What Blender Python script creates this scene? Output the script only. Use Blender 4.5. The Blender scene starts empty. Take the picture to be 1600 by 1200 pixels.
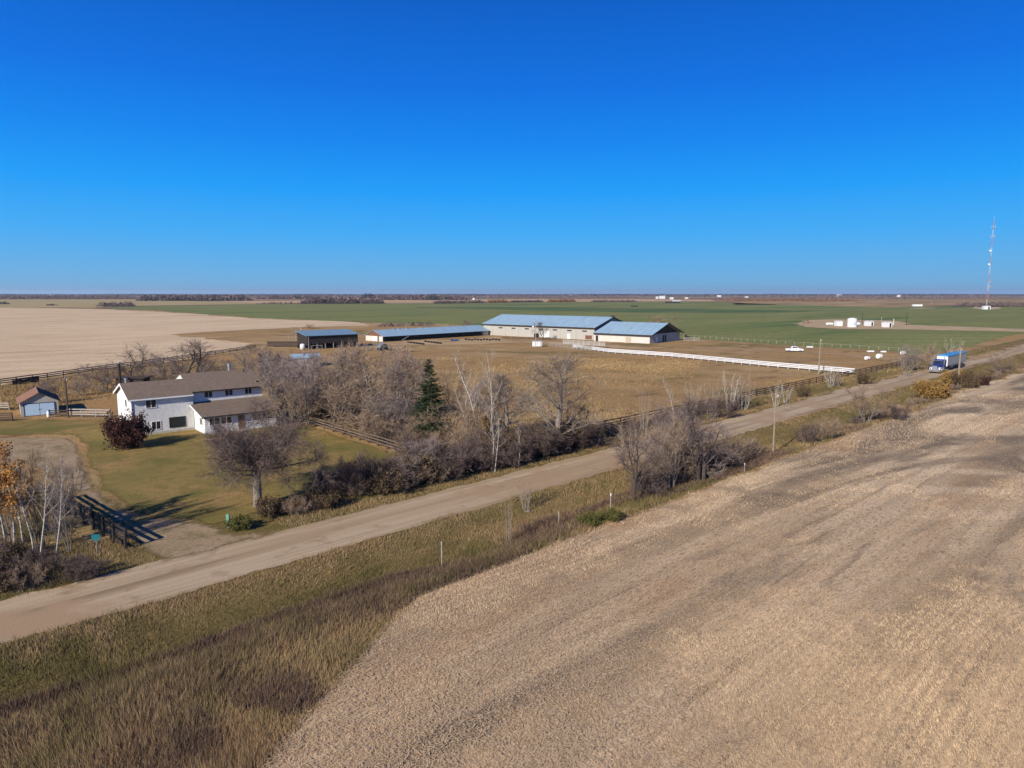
import bpy, math, random
import numpy as np
from mathutils import Vector, Matrix, Euler
from mathutils.geometry import tessellate_polygon
R=math.radians
scene=bpy.context.scene
COL=scene.collection
# ------------------------------------------------------------------ camera geometry
F=1067.0; TH=math.atan(141/F); CH=20.0
def G(px,py,z=0.0):
    """ground point seen at a reference position of the photograph"""
    x=(px-800)/F; y=-(py-600)/F
    dy=math.cos(TH)+y*math.sin(TH); dz=-math.sin(TH)+y*math.cos(TH)
    t=(z-CH)/dz
    return (x*t,dy*t)
CX,CY=24.796,93.163; UX,UY=0.72093,0.69301; RA=math.atan2(UY,UX)
def W(s,w): return (CX+s*UX-w*UY, CY+s*UY+w*UX)
def SW(x,y): return ((x-CX)*UX+(y-CY)*UY, -(x-CX)*UY+(y-CY)*UX)
def sstep(a,b,x):
    t=min(1,max(0,(x-a)/(b-a))); return t*t*(3-2*t)
def gz(x,y):
    s,w=SW(x,y); z=0.0
    if -13.5<w<-3.6: z-=0.8*(sstep(3.6,7.5,-w)*(1-sstep(9.8,13.5,-w)))
    if 4.4<w<11.5: z-=0.45*(sstep(4.4,7,w)*(1-sstep(8.5,11.5,w)))*sstep(-8,8,s)
    return z
# ------------------------------------------------------------------ materials
WB=(1.06,.97,.80)
wb=lambda c: tuple(min(1,a*b) for a,b in zip(c,WB))
def nt(m): return m.node_tree.nodes,m.node_tree.links
MATS={}
def mat(name,col,rough=0.85,metal=0.0,noise=0.0,nscale=3.0,bump=0.0,spec=0.3,stretch=(1,1,1),col2=None,detail=6,nstr=1.0):
    if name in MATS: return MATS[name]
    m=bpy.data.materials.new(name); m.use_nodes=True; N,L=nt(m); b=N['Principled BSDF']
    b.inputs['Roughness'].default_value=rough; b.inputs['Metallic'].default_value=metal
    b.inputs['Specular IOR Level'].default_value=spec
    c=tuple(col)+(1,); b.inputs['Base Color'].default_value=c
    if noise or col2 or bump:
        tc=N.new('ShaderNodeTexCoord'); mp=N.new('ShaderNodeMapping'); mp.inputs['Scale'].default_value=stretch
        L.new(tc.outputs['Object'],mp.inputs[0])
        no=N.new('ShaderNodeTexNoise'); no.inputs['Scale'].default_value=nscale; no.inputs['Detail'].default_value=detail
        no.inputs['Roughness'].default_value=0.65
        L.new(mp.outputs[0],no.inputs['Vector'])
        cr=N.new('ShaderNodeValToRGB')
        c2=col2 if col2 else tuple(x*(1-noise) for x in col)
        c1=col if col2 else tuple(min(1,x*(1+noise)) for x in col)
        cr.color_ramp.elements[0].position=0.35; cr.color_ramp.elements[0].color=tuple(c2)+(1,)
        cr.color_ramp.elements[1].position=0.65; cr.color_ramp.elements[1].color=tuple(c1)+(1,)
        L.new(no.outputs['Fac'],cr.inputs[0]); L.new(cr.outputs[0],b.inputs['Base Color'])
        if bump:
            bp=N.new('ShaderNodeBump'); bp.inputs['Strength'].default_value=nstr; bp.inputs['Distance'].default_value=bump
            L.new(no.outputs['Fac'],bp.inputs['Height']); L.new(bp.outputs[0],b.inputs['Normal'])
    MATS[name]=m; return m
def ramp_mat(name,stops,rough=0.95,WBr=(1.0,.97,.93)):
    """colour picked by the per-vertex random value of a blade, twig or leaf"""
    m=bpy.data.materials.new(name); m.use_nodes=True; N,L=nt(m); b=N['Principled BSDF']
    b.inputs['Roughness'].default_value=rough; b.inputs['Specular IOR Level'].default_value=0.15
    at=N.new('ShaderNodeAttribute'); at.attribute_name='rnd'
    oi=N.new('ShaderNodeObjectInfo'); ad=N.new('ShaderNodeMath'); ad.operation='MULTIPLY_ADD'
    ad.inputs[1].default_value=0.8; L.new(at.outputs['Fac'],ad.inputs[0])
    m2=N.new('ShaderNodeMath'); m2.operation='MULTIPLY'; m2.inputs[1].default_value=0.2; L.new(oi.outputs['Random'],m2.inputs[0]); L.new(m2.outputs[0],ad.inputs[2])
    cr=N.new('ShaderNodeValToRGB'); e=cr.color_ramp.elements
    while len(e)<len(stops): e.new(0.5)
    for k,s in enumerate(stops):
        e[k].position=k/(len(stops)-1); e[k].color=tuple(a*b for a,b in zip(s,WBr))+(1,)
    L.new(ad.outputs[0],cr.inputs[0]); L.new(cr.outputs[0],b.inputs['Base Color'])
    MATS[name]=m; return m
def ground_mat(name,layers,bump=(6.0,0.05),rough=0.97,soft=0.0):
    """layers: base colour then (colour,scale,(stretch s,w),lo,hi,detail[,distortion]) blended over it"""
    m=bpy.data.materials.new(name); m.use_nodes=True; N,L=nt(m); b=N['Principled BSDF']
    b.inputs['Roughness'].default_value=rough; b.inputs['Specular IOR Level'].default_value=0.1
    ge=N.new('ShaderNodeNewGeometry'); mr=N.new('ShaderNodeMapping'); mr.inputs['Rotation'].default_value=(0,0,-RA)
    L.new(ge.outputs['Position'],mr.inputs[0])
    prev=None
    for i,l in enumerate(layers):
        if i==0:
            rgb=N.new('ShaderNodeRGB'); rgb.outputs[0].default_value=wb(l)+(1,); prev=rgb.outputs[0]; continue
        if l[0]=='ring':
            _,col,spacing,cs,cw,amt,msc=l
            mp=N.new('ShaderNodeMapping'); mp.inputs['Location'].default_value=(-cs,-cw,0); L.new(mr.outputs[0],mp.inputs[0])
            wv=N.new('ShaderNodeTexWave'); wv.wave_type='RINGS'; wv.rings_direction='Z'; wv.inputs['Scale'].default_value=.314/spacing; wv.inputs['Distortion'].default_value=5.0
            wv.inputs['Detail'].default_value=3; wv.inputs['Detail Scale'].default_value=.06
            L.new(mp.outputs[0],wv.inputs['Vector'])
            no=N.new('ShaderNodeTexNoise'); no.inputs['Scale'].default_value=msc; no.inputs['Detail'].default_value=5; L.new(mp.outputs[0],no.inputs['Vector'])
            r1=N.new('ShaderNodeMapRange'); r1.inputs['From Min'].default_value=.45; r1.inputs['From Max'].default_value=.6; r1.inputs['To Max'].default_value=amt; L.new(no.outputs['Fac'],r1.inputs['Value'])
            r2=N.new('ShaderNodeMapRange'); r2.inputs['From Min'].default_value=.6; r2.inputs['From Max'].default_value=.95; L.new(wv.outputs['Fac'],r2.inputs['Value'])
            mu=N.new('ShaderNodeMath'); mu.operation='MULTIPLY'; L.new(r1.outputs[0],mu.inputs[0]); L.new(r2.outputs[0],mu.inputs[1])
            mx=N.new('ShaderNodeMix'); mx.data_type='RGBA'; L.new(mu.outputs[0],mx.inputs['Factor']); L.new(prev,mx.inputs['A']); mx.inputs['B'].default_value=wb(col)+(1,); prev=mx.outputs['Result']; continue
        if l[0]=='wave':
            _,col,spacing,dstn,dsc,amt,wdir=l
            mp=N.new('ShaderNodeMapping'); mp.inputs['Rotation'].default_value=(0,0,wdir); L.new(mr.outputs[0],mp.inputs[0])
            wv=N.new('ShaderNodeTexWave'); wv.bands_direction='Y'; wv.inputs['Scale'].default_value=.314/spacing; wv.inputs['Distortion'].default_value=dstn
            wv.inputs['Detail'].default_value=3; wv.inputs['Detail Scale'].default_value=dsc; wv.inputs['Detail Roughness'].default_value=.45
            L.new(mp.outputs[0],wv.inputs['Vector'])
            rg=N.new('ShaderNodeMapRange'); rg.inputs['From Min'].default_value=.62; rg.inputs['From Max'].default_value=.98; rg.inputs['To Max'].default_value=amt
            L.new(wv.outputs['Fac'],rg.inputs['Value'])
            mx=N.new('ShaderNodeMix'); mx.data_type='RGBA'; L.new(rg.outputs[0],mx.inputs['Factor']); L.new(prev,mx.inputs['A']); mx.inputs['B'].default_value=wb(col)+(1,); prev=mx.outputs['Result']; continue
        col,sc,st,lo,hi,det=l[:6]; dist=l[6] if len(l)>6 else 0.0
        mp=N.new('ShaderNodeMapping'); mp.inputs['Scale'].default_value=(st[0],st[1],1); mp.inputs['Location'].default_value=(17.3*i,5.1*i,0)
        L.new(mr.outputs[0],mp.inputs[0])
        no=N.new('ShaderNodeTexNoise'); no.inputs['Scale'].default_value=sc; no.inputs['Detail'].default_value=det
        no.inputs['Roughness'].default_value=0.62; no.inputs['Distortion'].default_value=dist
        L.new(mp.outputs[0],no.inputs['Vector'])
        rg=N.new('ShaderNodeMapRange'); rg.inputs['From Min'].default_value=lo; rg.inputs['From Max'].default_value=hi
        L.new(no.outputs['Fac'],rg.inputs['Value'])
        mx=N.new('ShaderNodeMix'); mx.data_type='RGBA'
        L.new(rg.outputs[0],mx.inputs['Factor']); L.new(prev,mx.inputs['A']); mx.inputs['B'].default_value=wb(col)+(1,)
        prev=mx.outputs['Result']
    L.new(prev,b.inputs['Base Color'])
    if bump:
        no=N.new('ShaderNodeTexNoise'); no.inputs['Scale'].default_value=bump[0]; no.inputs['Detail'].default_value=5; no.inputs['Roughness'].default_value=0.7
        L.new(mr.outputs[0],no.inputs['Vector'])
        bp=N.new('ShaderNodeBump'); bp.inputs['Strength'].default_value=0.9; bp.inputs['Distance'].default_value=bump[1]
        L.new(no.outputs['Fac'],bp.inputs['Height']); L.new(bp.outputs[0],b.inputs['Normal'])
    if soft:
        at=N.new('ShaderNodeAttribute'); at.attribute_name='edge'
        n2=N.new('ShaderNodeTexNoise'); n2.inputs['Scale'].default_value=soft; n2.inputs['Detail'].default_value=7; n2.inputs['Roughness'].default_value=.75
        L.new(mr.outputs[0],n2.inputs['Vector'])
        su=N.new('ShaderNodeMath'); su.operation='ADD'; L.new(at.outputs['Fac'],su.inputs[0]); L.new(n2.outputs['Fac'],su.inputs[1])
        rg=N.new('ShaderNodeMapRange'); rg.inputs['From Min'].default_value=.62; rg.inputs['From Max'].default_value=.92; L.new(su.outputs[0],rg.inputs['Value'])
        L.new(rg.outputs[0],b.inputs['Alpha'])
    MATS[name]=m; return m
# ------------------------------------------------------------------ object helpers
def tag(o,label=None,cat=None,group=None,kind=None):
    if label: o['label']=label
    if cat: o['category']=cat
    if group: o['group']=group
    if kind: o['kind']=kind
    return o
def thing(name,label,cat,loc=(0,0,0),rz=0,group=None):
    o=bpy.data.objects.new(name,None); COL.objects.link(o); o.location=loc; o.rotation_euler=(0,0,rz); o.empty_display_size=0.3
    return tag(o,label,cat,group)
def copy_tree(o,parent=None):
    c=o.copy(); COL.objects.link(c)
    if parent: c.parent=parent
    for ch in [x for x in PROTO_CH.get(o.name,[])]: copy_tree(ch,c)
    return c
PROTO_CH={}
class MB:
    def __init__(s): s.v=[]; s.f=[]; s.mi=[]; s.M=Matrix(); s.k=0
    def add(s,vs,fs):
        b=len(s.v); s.v+=[tuple(s.M@Vector(p)) for p in vs]
        for f in fs: s.f.append([b+i for i in f]); s.mi.append(s.k)
        return s
    def box(s,x0,x1,y0,y1,z0,z1):
        s.add([(x0,y0,z0),(x1,y0,z0),(x1,y1,z0),(x0,y1,z0),(x0,y0,z1),(x1,y0,z1),(x1,y1,z1),(x0,y1,z1)],
              [(0,3,2,1),(4,5,6,7),(0,1,5,4),(1,2,6,5),(2,3,7,6),(3,0,4,7)]); return s
    def prism(s,prof,a0,a1,axis='x'):
        """profile of (h,z) pairs extruded along an axis"""
        n=len(prof)
        if axis=='x': P=[(a,h,z) for a in (a0,a1) for h,z in prof]
        else: P=[(h,a,z) for a in (a0,a1) for h,z in prof]
        s.add(P,[tuple(range(n))[::-1],tuple(range(n,2*n))]+[(i,(i+1)%n,n+(i+1)%n,n+i) for i in range(n)]); return s
    def tube(s,p0,p1,r0,r1=None,n=6,caps=True):
        if r1 is None: r1=r0
        p0=Vector(p0);p1=Vector(p1); d=(p1-p0)
        if d.length<1e-6: return s
        d.normalize(); a=d.orthogonal().normalized(); b=d.cross(a)
        P=[]
        for p,r in ((p0,r0),(p1,r1)):
            for i in range(n):
                t=2*math.pi*i/n; P.append(tuple(p+a*(r*math.cos(t))+b*(r*math.sin(t))))
        fs=[(i,(i+1)%n,n+(i+1)%n,n+i) for i in range(n)]
        if caps: fs+=[tuple(range(n))[::-1],tuple(range(n,2*n))]
        return s.add(P,fs)
    def path(s,pts,rads,n=6):
        for i in range(len(pts)-1): s.tube(pts[i],pts[i+1],rads[i],rads[i+1],n,caps=(i==len(pts)-2))
        return s
    def lathe(s,prof,c=(0,0,0),n=16,axis='z'):
        P=[];m=len(prof)
        for i in range(n):
            t=2*math.pi*i/n
            for r,z in prof:
                if axis=='z': P.append((c[0]+r*math.cos(t),c[1]+r*math.sin(t),c[2]+z))
                elif axis=='y': P.append((c[0]+r*math.cos(t),c[1]+z,c[2]+r*math.sin(t)))
                else: P.append((c[0]+z,c[1]+r*math.cos(t),c[2]+r*math.sin(t)))
        fs=[]
        for i in range(n):
            j=(i+1)%n
            for k in range(m-1): fs.append((i*m+k,j*m+k,j*m+k+1,i*m+k+1))
        return s.add(P,fs)
    def build(s,name,m,parent=None,bevel=0,smooth=False):
        me=bpy.data.meshes.new(name); me.from_pydata(s.v,[],s.f)
        ms=m if isinstance(m,(list,tuple)) else [m]
        for x in ms: me.materials.append(x)
        if len(ms)>1: me.polygons.foreach_set('material_index',s.mi)
        if smooth: me.polygons.foreach_set('use_smooth',[True]*len(me.polygons))
        me.update()
        o=bpy.data.objects.new(name,me); COL.objects.link(o)
        if parent: o.parent=parent
        if bevel:
            b=o.modifiers.new('b','BEVEL'); b.width=bevel; b.segments=2; b.limit_method='ANGLE'
        return o
def tri_mesh(name,V,m,rnd=None,parent=None,faces=None):
    """V: (n,3,3) triangles, or verts with faces"""
    me=bpy.data.meshes.new(name)
    V=np.asarray(V,dtype=np.float32); n=V.shape[0]
    me.vertices.add(n*3); me.vertices.foreach_set('co',V.reshape(-1))
    me.loops.add(n*3); me.loops.foreach_set('vertex_index',np.arange(n*3,dtype=np.int32))
    me.polygons.add(n); me.polygons.foreach_set('loop_start',np.arange(0,n*3,3,dtype=np.int32))
    if rnd is not None:
        a=me.attributes.new('rnd','FLOAT','POINT'); a.data.foreach_set('value',np.repeat(np.asarray(rnd,dtype=np.float32),3))
    me.materials.append(m); me.update(calc_edges=True)
    o=bpy.data.objects.new(name,me); COL.objects.link(o)
    if parent: o.parent=parent
    return o
# ------------------------------------------------------------------ materials list
M_road=ground_mat('gravel_road',[(.335,.262,.19),((.43,.355,.28),.30,(.07,1.9),.42,.58,5),((.23,.18,.135),.40,(.04,1.6),.52,.62,5),((.27,.20,.14),.35,(1,1),.55,.68,7),((.20,.16,.12),9,(1,1),.55,.75,4),((.34,.25,.18),.1,(1,1),.52,.62,6)],bump=(9,.03))
M_drive=ground_mat('driveway_gravel',[(.28,.22,.155),((.34,.27,.20),.3,(1,1),.4,.6,5),((.17,.145,.07),.30,(1,1),.52,.64,7),((.20,.155,.10),.9,(1,1),.52,.68,6),((.12,.09,.06),6,(1,1),.52,.72,5)],bump=(7,.04),soft=.55)
M_lawn=ground_mat('lawn_grass',[(.235,.185,.07),((.135,.135,.04),.10,(1,1),.44,.62,6,.6),((.32,.215,.10),.13,(1,1.3),.50,.66,7,.6),((.17,.14,.055),.7,(1,1),.5,.66,6),((.085,.07,.03),5,(1,1),.5,.72,5)],bump=(10,.06),soft=.5)
M_base=ground_mat('rough_grass',[(.32,.215,.11),((.40,.29,.16),.045,(1,1),.42,.62,6,.6),((.19,.15,.065),.028,(1,1.4),.53,.64,7,1),((.35,.225,.11),.02,(1,1),.5,.6,5),('wave',(.24,.18,.085),17.0,10.0,.04,.35,1.3),((.13,.085,.045),.12,(.6,1.5),.56,.72,7),((.10,.07,.04),1.2,(1,1),.52,.78,6)],bump=(2.5,.25))
M_verge=ground_mat('verge_grass',[(.20,.15,.07),((.14,.125,.045),.12,(.5,1.5),.42,.6,6),((.27,.185,.10),.2,(.3,1.5),.52,.68,6),((.08,.06,.03),3.0,(1,1),.48,.72,6)],bump=(5,.15))
M_stub=ground_mat('stubble',[(.50,.39,.285),((.66,.54,.41),.03,(.35,1.9),.40,.60,5,1.2),((.43,.29,.185),.04,(.35,1.6),.50,.64,6,1.4),('wave',(.28,.22,.16),9.0,9.0,.05,.6,.06),('ring',(.25,.20,.15),6.5,45+24,-75-100,.75,.03),('ring',(.72,.60,.47),8.0,-60,-110,.6,.025),('wave',(.70,.58,.45),23.0,14.0,.03,.5,-.12),((.18,.15,.125),.04,(.40,1.2),.515,.62,9,1.8),((.22,.175,.135),.22,(.22,1.8),.56,.68,9,1.0),('wave',(.26,.20,.145),2.4,5.0,.12,.30,.03),((.22,.165,.12),1.9,(.8,2.2),.50,.70,6,.5),((.16,.12,.085),7,(1,1),.52,.70,5)],bump=(6,.09))
M_stub2=ground_mat('far_stubble',[(.54,.43,.32),((.62,.50,.38),.02,(1,2),.42,.6,6,.5),((.42,.32,.22),.02,(.4,2),.53,.66,8,1),((.38,.29,.20),.09,(.4,2),.56,.70,8,1),('wave',(.44,.34,.24),14.0,5.0,.02,.35,.5),((.38,.30,.22),.5,(1,1),.52,.75,5)],bump=(1.5,.15))
M_green=ground_mat('green_crop',[(.165,.19,.068),((.21,.22,.09),.006,(1,3),.42,.62,6),('wave',(.12,.16,.05),24.0,2.0,.01,.4,.9),((.09,.14,.05),.004,(.6,4),.53,.62,5),((.20,.165,.09),.01,(2,1),.56,.72,7),((.07,.10,.035),.3,(1,1),.5,.75,5)],bump=(1.0,.1))
M_dgreen=ground_mat('dark_green_crop',[(.07,.12,.045),((.11,.15,.06),.006,(1,3),.45,.62,6)],bump=None,soft=.02)
M_tan=ground_mat('dry_field',[(.40,.29,.19),((.48,.36,.24),.004,(1,3),.42,.6,5),((.30,.22,.13),.003,(.6,3),.52,.64,6)],bump=None)
M_yard=ground_mat('dry_yard',[(.36,.26,.155),((.42,.32,.21),.05,(1,1),.42,.6,6),((.26,.18,.09),.06,(1,1),.5,.66,7)],bump=(2,.1),soft=.12)
M_olive=ground_mat('olive_field',[(.33,.28,.15),((.38,.31,.18),.004,(1,3),.42,.6,5),((.22,.17,.09),.006,(.6,3),.54,.66,6)],bump=None)
M_far=ground_mat('far_plain',[(.20,.14,.09),((.36,.28,.18),.0009,(1,2),.46,.58,6),((.13,.14,.06),.0007,(1,2),.54,.64,5),((.09,.075,.055),.0016,(1,3),.52,.62,7)],bump=None)
M_pad=ground_mat('lease_gravel',[(.36,.28,.19),((.42,.33,.23),.1,(1,1),.42,.6,5)],bump=None,soft=.06)
M_track=ground_mat('dirt_track',[(.30,.215,.135),((.36,.27,.18),.2,(1,1),.42,.6,6),((.24,.17,.08),.25,(1,1),.5,.65,6)],bump=None,soft=.25)
M_rough2=ground_mat('weedy_grass',[(.22,.15,.075),((.36,.26,.14),.08,(1,2),.42,.6,6,.5),((.13,.095,.045),.07,(1,2),.52,.66,7,1),((.17,.15,.06),.09,(1,1),.55,.7,6)],bump=(2,.3),soft=.15)
M_scrub=ground_mat('scrub_plain',[(.24,.17,.09),((.36,.26,.15),.004,(1,3),.42,.6,6,.5),((.17,.14,.07),.005,(1,3),.52,.66,7)],bump=None)
# ------------------------------------------------------------------ ground sheets
def build_ground():
    def lines(a,b,step,far):
        L=list(np.arange(a,b+.01,step)); x=b; d=step
        while x<far: d*=1.5; x+=d; L.append(x)
        x=a; d=step
        while x>-far: d*=1.5; x-=d; L.insert(0,x)
        return [float(v) for v in L]
    wl=sorted(set([round(v,3) for v in lines(-20,20,1.0,20000)]+[-14.0,-3.0,4.0,12.0])); sl=lines(-110,260,5.0,20000)
    V=[];idx={}
    for i,s in enumerate(sl):
        for j,w in enumerate(wl):
            x,y=W(s,w); idx[i,j]=len(V)
            V.append((x,y,gz(x,y)-0.03))
    g=[];v=[];far=[]
    for i in range(len(sl)-1):
        for j in range(len(wl)-1):
            sm=(sl[i]+sl[i+1])/2; wm=(wl[j]+wl[j+1])/2
            q=(idx[i,j],idx[i+1,j],idx[i+1,j+1],idx[i,j+1])
            if abs(sm)<900 and (-14<wm<-3 or 4<wm<12): v.append(q)
            elif abs(sm)>1100 or abs(wm)>1100: far.append(q)
            else: g.append(q)
    for name,fs,m in (('ground',g,M_base),('verge',v,M_verge),('far_plain',far,M_far)):
        used=sorted({i for f in fs for i in f}); mp={k:n for n,k in enumerate(used)}
        me=bpy.data.meshes.new(name); me.from_pydata([V[k] for k in used],[],[[mp[k] for k in f] for f in fs]); me.materials.append(m); me.update()
        o=bpy.data.objects.new(name,me); COL.objects.link(o); tag(o,kind='structure')
build_ground()
from mathutils.geometry import delaunay_2d_cdt
def sheet(name,pts,z,m,jit=0.004,step=0.010,seed=1,edge=0.0,grid=0.0):
    """flat ground sheet; edge = width in metres over which it thins out at its border, grid = spacing of inner points"""
    rng=random.Random(seed); P=[]
    n=len(pts)
    for i in range(n):
        a=Vector(pts[i]); b=Vector(pts[(i+1)%n]); L=(b-a).length
        if L<1e-6: continue
        nrm=Vector((-(b-a).y,(b-a).x)).normalized(); t=0.0; off=0
        while t<L:
            p=a+(b-a)*(t/L); d=min(max(p.length,25),4000)
            off=off*0.7+rng.gauss(0,1)*d*jit*0.7
            P.append((p.x+nrm.x*off,p.y+nrm.y*off)); t+=max(0.3,d*step*rng.uniform(.6,1.4),grid*.6)
    me=bpy.data.meshes.new(name)
    if edge:
        A=np.array(P); lo=A.min(0); hi=A.max(0); nv=len(P)
        gx,gy=np.meshgrid(np.arange(lo[0],hi[0],grid),np.arange(lo[1],hi[1],grid)); Q=np.stack([gx.ravel(),gy.ravel()],1); Q=Q+NRG.uniform(-.2,.2,Q.shape)*grid
        B=np.roll(A,-1,0); d=B-A; l2=(d**2).sum(1)+1e-9; ins=np.zeros(len(Q),bool)
        for k in range(nv):
            c=((A[k,1]>Q[:,1])!=(B[k,1]>Q[:,1])); xi=A[k,0]+(Q[:,1]-A[k,1])/((B[k,1]-A[k,1]) or 1e-9)*(B[k,0]-A[k,0]); ins^=c&(Q[:,0]<xi)
        Q=Q[ins]
        def dist(Q):
            best=np.full(len(Q),1e9)
            for k in range(nv):
                t=np.clip(((Q-A[k])@d[k])/l2[k],0,1); best=np.minimum(best,np.hypot(*(Q-A[k]-t[:,None]*d[k]).T))
            return best
        Q=Q[dist(Q)>grid*.3]
        V=[Vector(p) for p in P]+[Vector(q) for q in Q.tolist()]
        r=delaunay_2d_cdt(V,[],[list(range(nv))],1,1e-5); vs_=r[0]; fs=r[2]
        me.from_pydata([(v.x,v.y,z) for v in vs_],[],[tuple(f) for f in fs])
        dd=dist(np.array([(v.x,v.y) for v in vs_])); at=me.attributes.new('edge','FLOAT','POINT'); at.data.foreach_set('value',np.clip(dd/edge,0,1).astype(np.float32))
    else:
        P=[(p[0],p[1],z) for p in P]; tris=tessellate_polygon([[Vector(p) for p in P]])
        me.from_pydata(P,[],[tuple(t) for t in tris])
    me.materials.append(m); me.update()
    if me.polygons and sum(p.normal.z for p in me.polygons)<0: me.flip_normals()
    o=bpy.data.objects.new(name,me); COL.objects.link(o); return tag(o,kind='structure')
NRG=np.random.default_rng(3)
gp=lambda L:[G(*p) for p in L]
sheet('road',[W(s,-3.05) for s in range(-260,1500,20)]+[W(s,4.0) for s in range(1500,-261,-20)],0.01,M_road,jit=.0028,step=.008,seed=2)
sheet('driveway',[W(-67.6,3.2),W(-68.0,7.5)]+gp([(206,848),(165,815),(120,775),(75,742),(20,722),(-90,712),(-120,672),(0,684),(60,683),(112,684),(132,694),(134,728),(150,760),(190,789),(235,808),(300,813),(340,820),(362,832)])+[W(-59.5,5.6),W(-57.0,3.2)],0.03,M_drive,jit=.002,step=.02,seed=3,edge=2.2,grid=1.0)
sheet('lawn',gp([(175,655),(440,668),(482,664),(560,690),(640,713),(610,742),(540,768),(470,792),(400,803),(345,822),(300,815),(235,810),(190,791),(150,762),(133,730),(128,694),(112,681),(60,680),(0,681),(-120,668),(-140,650),(20,656),(100,655)]),0.02,M_lawn,jit=.003,step=.02,seed=4,edge=2.0,grid=1.3)
WFE=lambda s: 14.3+max(0,-57-s)*.62
sheet('stubble_field',[W(-300,-300),W(-120,-WFE(-120))]+[W(s,-WFE(s)) for s in range(-100,-40,4)]+[W(s,-14.3) for s in range(-40,1001,20)]+[W(1000,-700),W(-300,-700)],0.0,M_stub,jit=.005,step=.008,seed=5)
sheet('stubble_field',gp([(-500,720),(-200,640),(0,604),(180,577),(300,560),(388,544),(395,536),(330,530),(262,523),(330,518),(400,515),(470,511),(575,509),(560,503),(400,497.5),(270,488),(150,482.5),(0,480.5),(-400,481),(-1400,520)]),0.0,M_stub2,seed=6)
sheet('green_field',gp([(165,480),(270,487),(400,497),(560,503.5),(700,507),(800,509),(960,517),(1060,528),(1200,538),(1420,550)])+[W(s,19) for s in range(140,1500,60)]+gp([(1640,479),(1500,478.5),(1380,480),(1250,477),(1100,471.5),(900,472),(700,474),(400,475.5)]),0.0,M_green,seed=7)
sheet('dark_green_strip',gp([(640,480.5),(760,479.3),(900,480.5),(1000,482),(1200,484),(1300,486),(1200,488.5),(1000,489),(900,486.5),(760,483.5)]),0.04,M_dgreen,seed=8,edge=40,grid=30)
sheet('tan_field',gp([(400,473.8),(330,470.5),(600,469),(800,467.5),(1000,467),(1120,468.5),(1160,470.6),(900,471.3),(700,472.5)]),0.0,M_tan,seed=9)
sheet('olive_field',gp([(-300,479.5),(150,480.8),(165,479),(400,474.5),(330,471),(200,467.5),(0,467.5),(-300,468)]),0.02,M_olive,seed=10)
sheet('scrub_field',gp([(1150,476),(1250,475.8),(1380,478.8),(1500,477.3),(1700,478),(1700,468.3),(1400,467.5),(1150,470)]),0.0,M_scrub,seed=11)
sheet('lease_pad',gp([(1240,505),(1262,500.5),(1310,499),(1400,501),(1420,507.5),(1600,514),(1720,518),(1720,523),(1600,519),(1420,515),(1300,513.5),(1250,510.5)]),0.05,M_pad,seed=12,edge=4,grid=3)
sheet('lease_pad',gp([(1415,482.5),(1440,481),(1470,481.6),(1440,483)]),0.05,M_pad,seed=13,edge=6,grid=6)
sheet('lease_pad',gp([(1520,480.5),(1560,480),(1562,484),(1520,483.2)]),0.05,M_pad,seed=14,edge=6,grid=6)
sheet('lease_pad',gp([(1297,472.8),(1340,472.3),(1342,473.6),(1300,473.9)]),0.05,M_pad,seed=15,edge=6,grid=6)
sheet('track',gp([(1075,541),(1200,546.5),(1300,551),(1390,560),(1420,568),(1405,570),(1380,563),(1290,553.5),(1195,549.5),(1075,543.5)]),0.02,M_track,jit=.004,seed=16,edge=2,grid=1.5)
sheet('track',gp([(1510,556),(1560,549),(1600,533),(1600,541),(1565,555),(1520,566)]),0.02,M_track,jit=.003,seed=17,edge=2,grid=2)
sheet('bare_patch',gp([(-60,660),(20,625),(60,606),(170,590),(260,572),(300,566),(230,568),(120,580),(0,600),(-120,620)]),0.01,M_rough2,seed=18,edge=4,grid=3)
sheet('barnyard',gp([(560,540),(600,534),(760,525),(900,535),(1015,541),(1060,543),(1010,549),(880,540),(800,536),(700,540),(600,548)]),0.01,M_yard,jit=.01,seed=19,edge=9,grid=4)
# ------------------------------------------------------------------ scattered grass, straw and weeds
NR=np.random.default_rng(7)
def gz_np(x,y):
    s=(x-CX)*UX+(y-CY)*UY; w=-(x-CX)*UY+(y-CY)*UX
    ss=lambda a,b,v:(lambda t:t*t*(3-2*t))(np.clip((v-a)/(b-a),0,1))
    return -0.8*(ss(3.6,7.5,-w)*(1-ss(9.8,13.5,-w)))-0.45*(ss(4.4,7,w)*(1-ss(8.5,11.5,w)))*ss(-8,8,s)
def vnoise(x,y,sc,seed):
    r=np.random.default_rng(seed); T=r.random((256,256))
    X=x*sc;Y=y*sc; xi=np.floor(X).astype(int);yi=np.floor(Y).astype(int); fx=X-xi;fy=Y-yi; fx=fx*fx*(3-2*fx);fy=fy*fy*(3-2*fy)
    g=lambda a,b:T[a%256,b%256]
    return (g(xi,yi)*(1-fx)+g(xi+1,yi)*fx)*(1-fy)+(g(xi,yi+1)*(1-fx)+g(xi+1,yi+1)*fx)*fy
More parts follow.
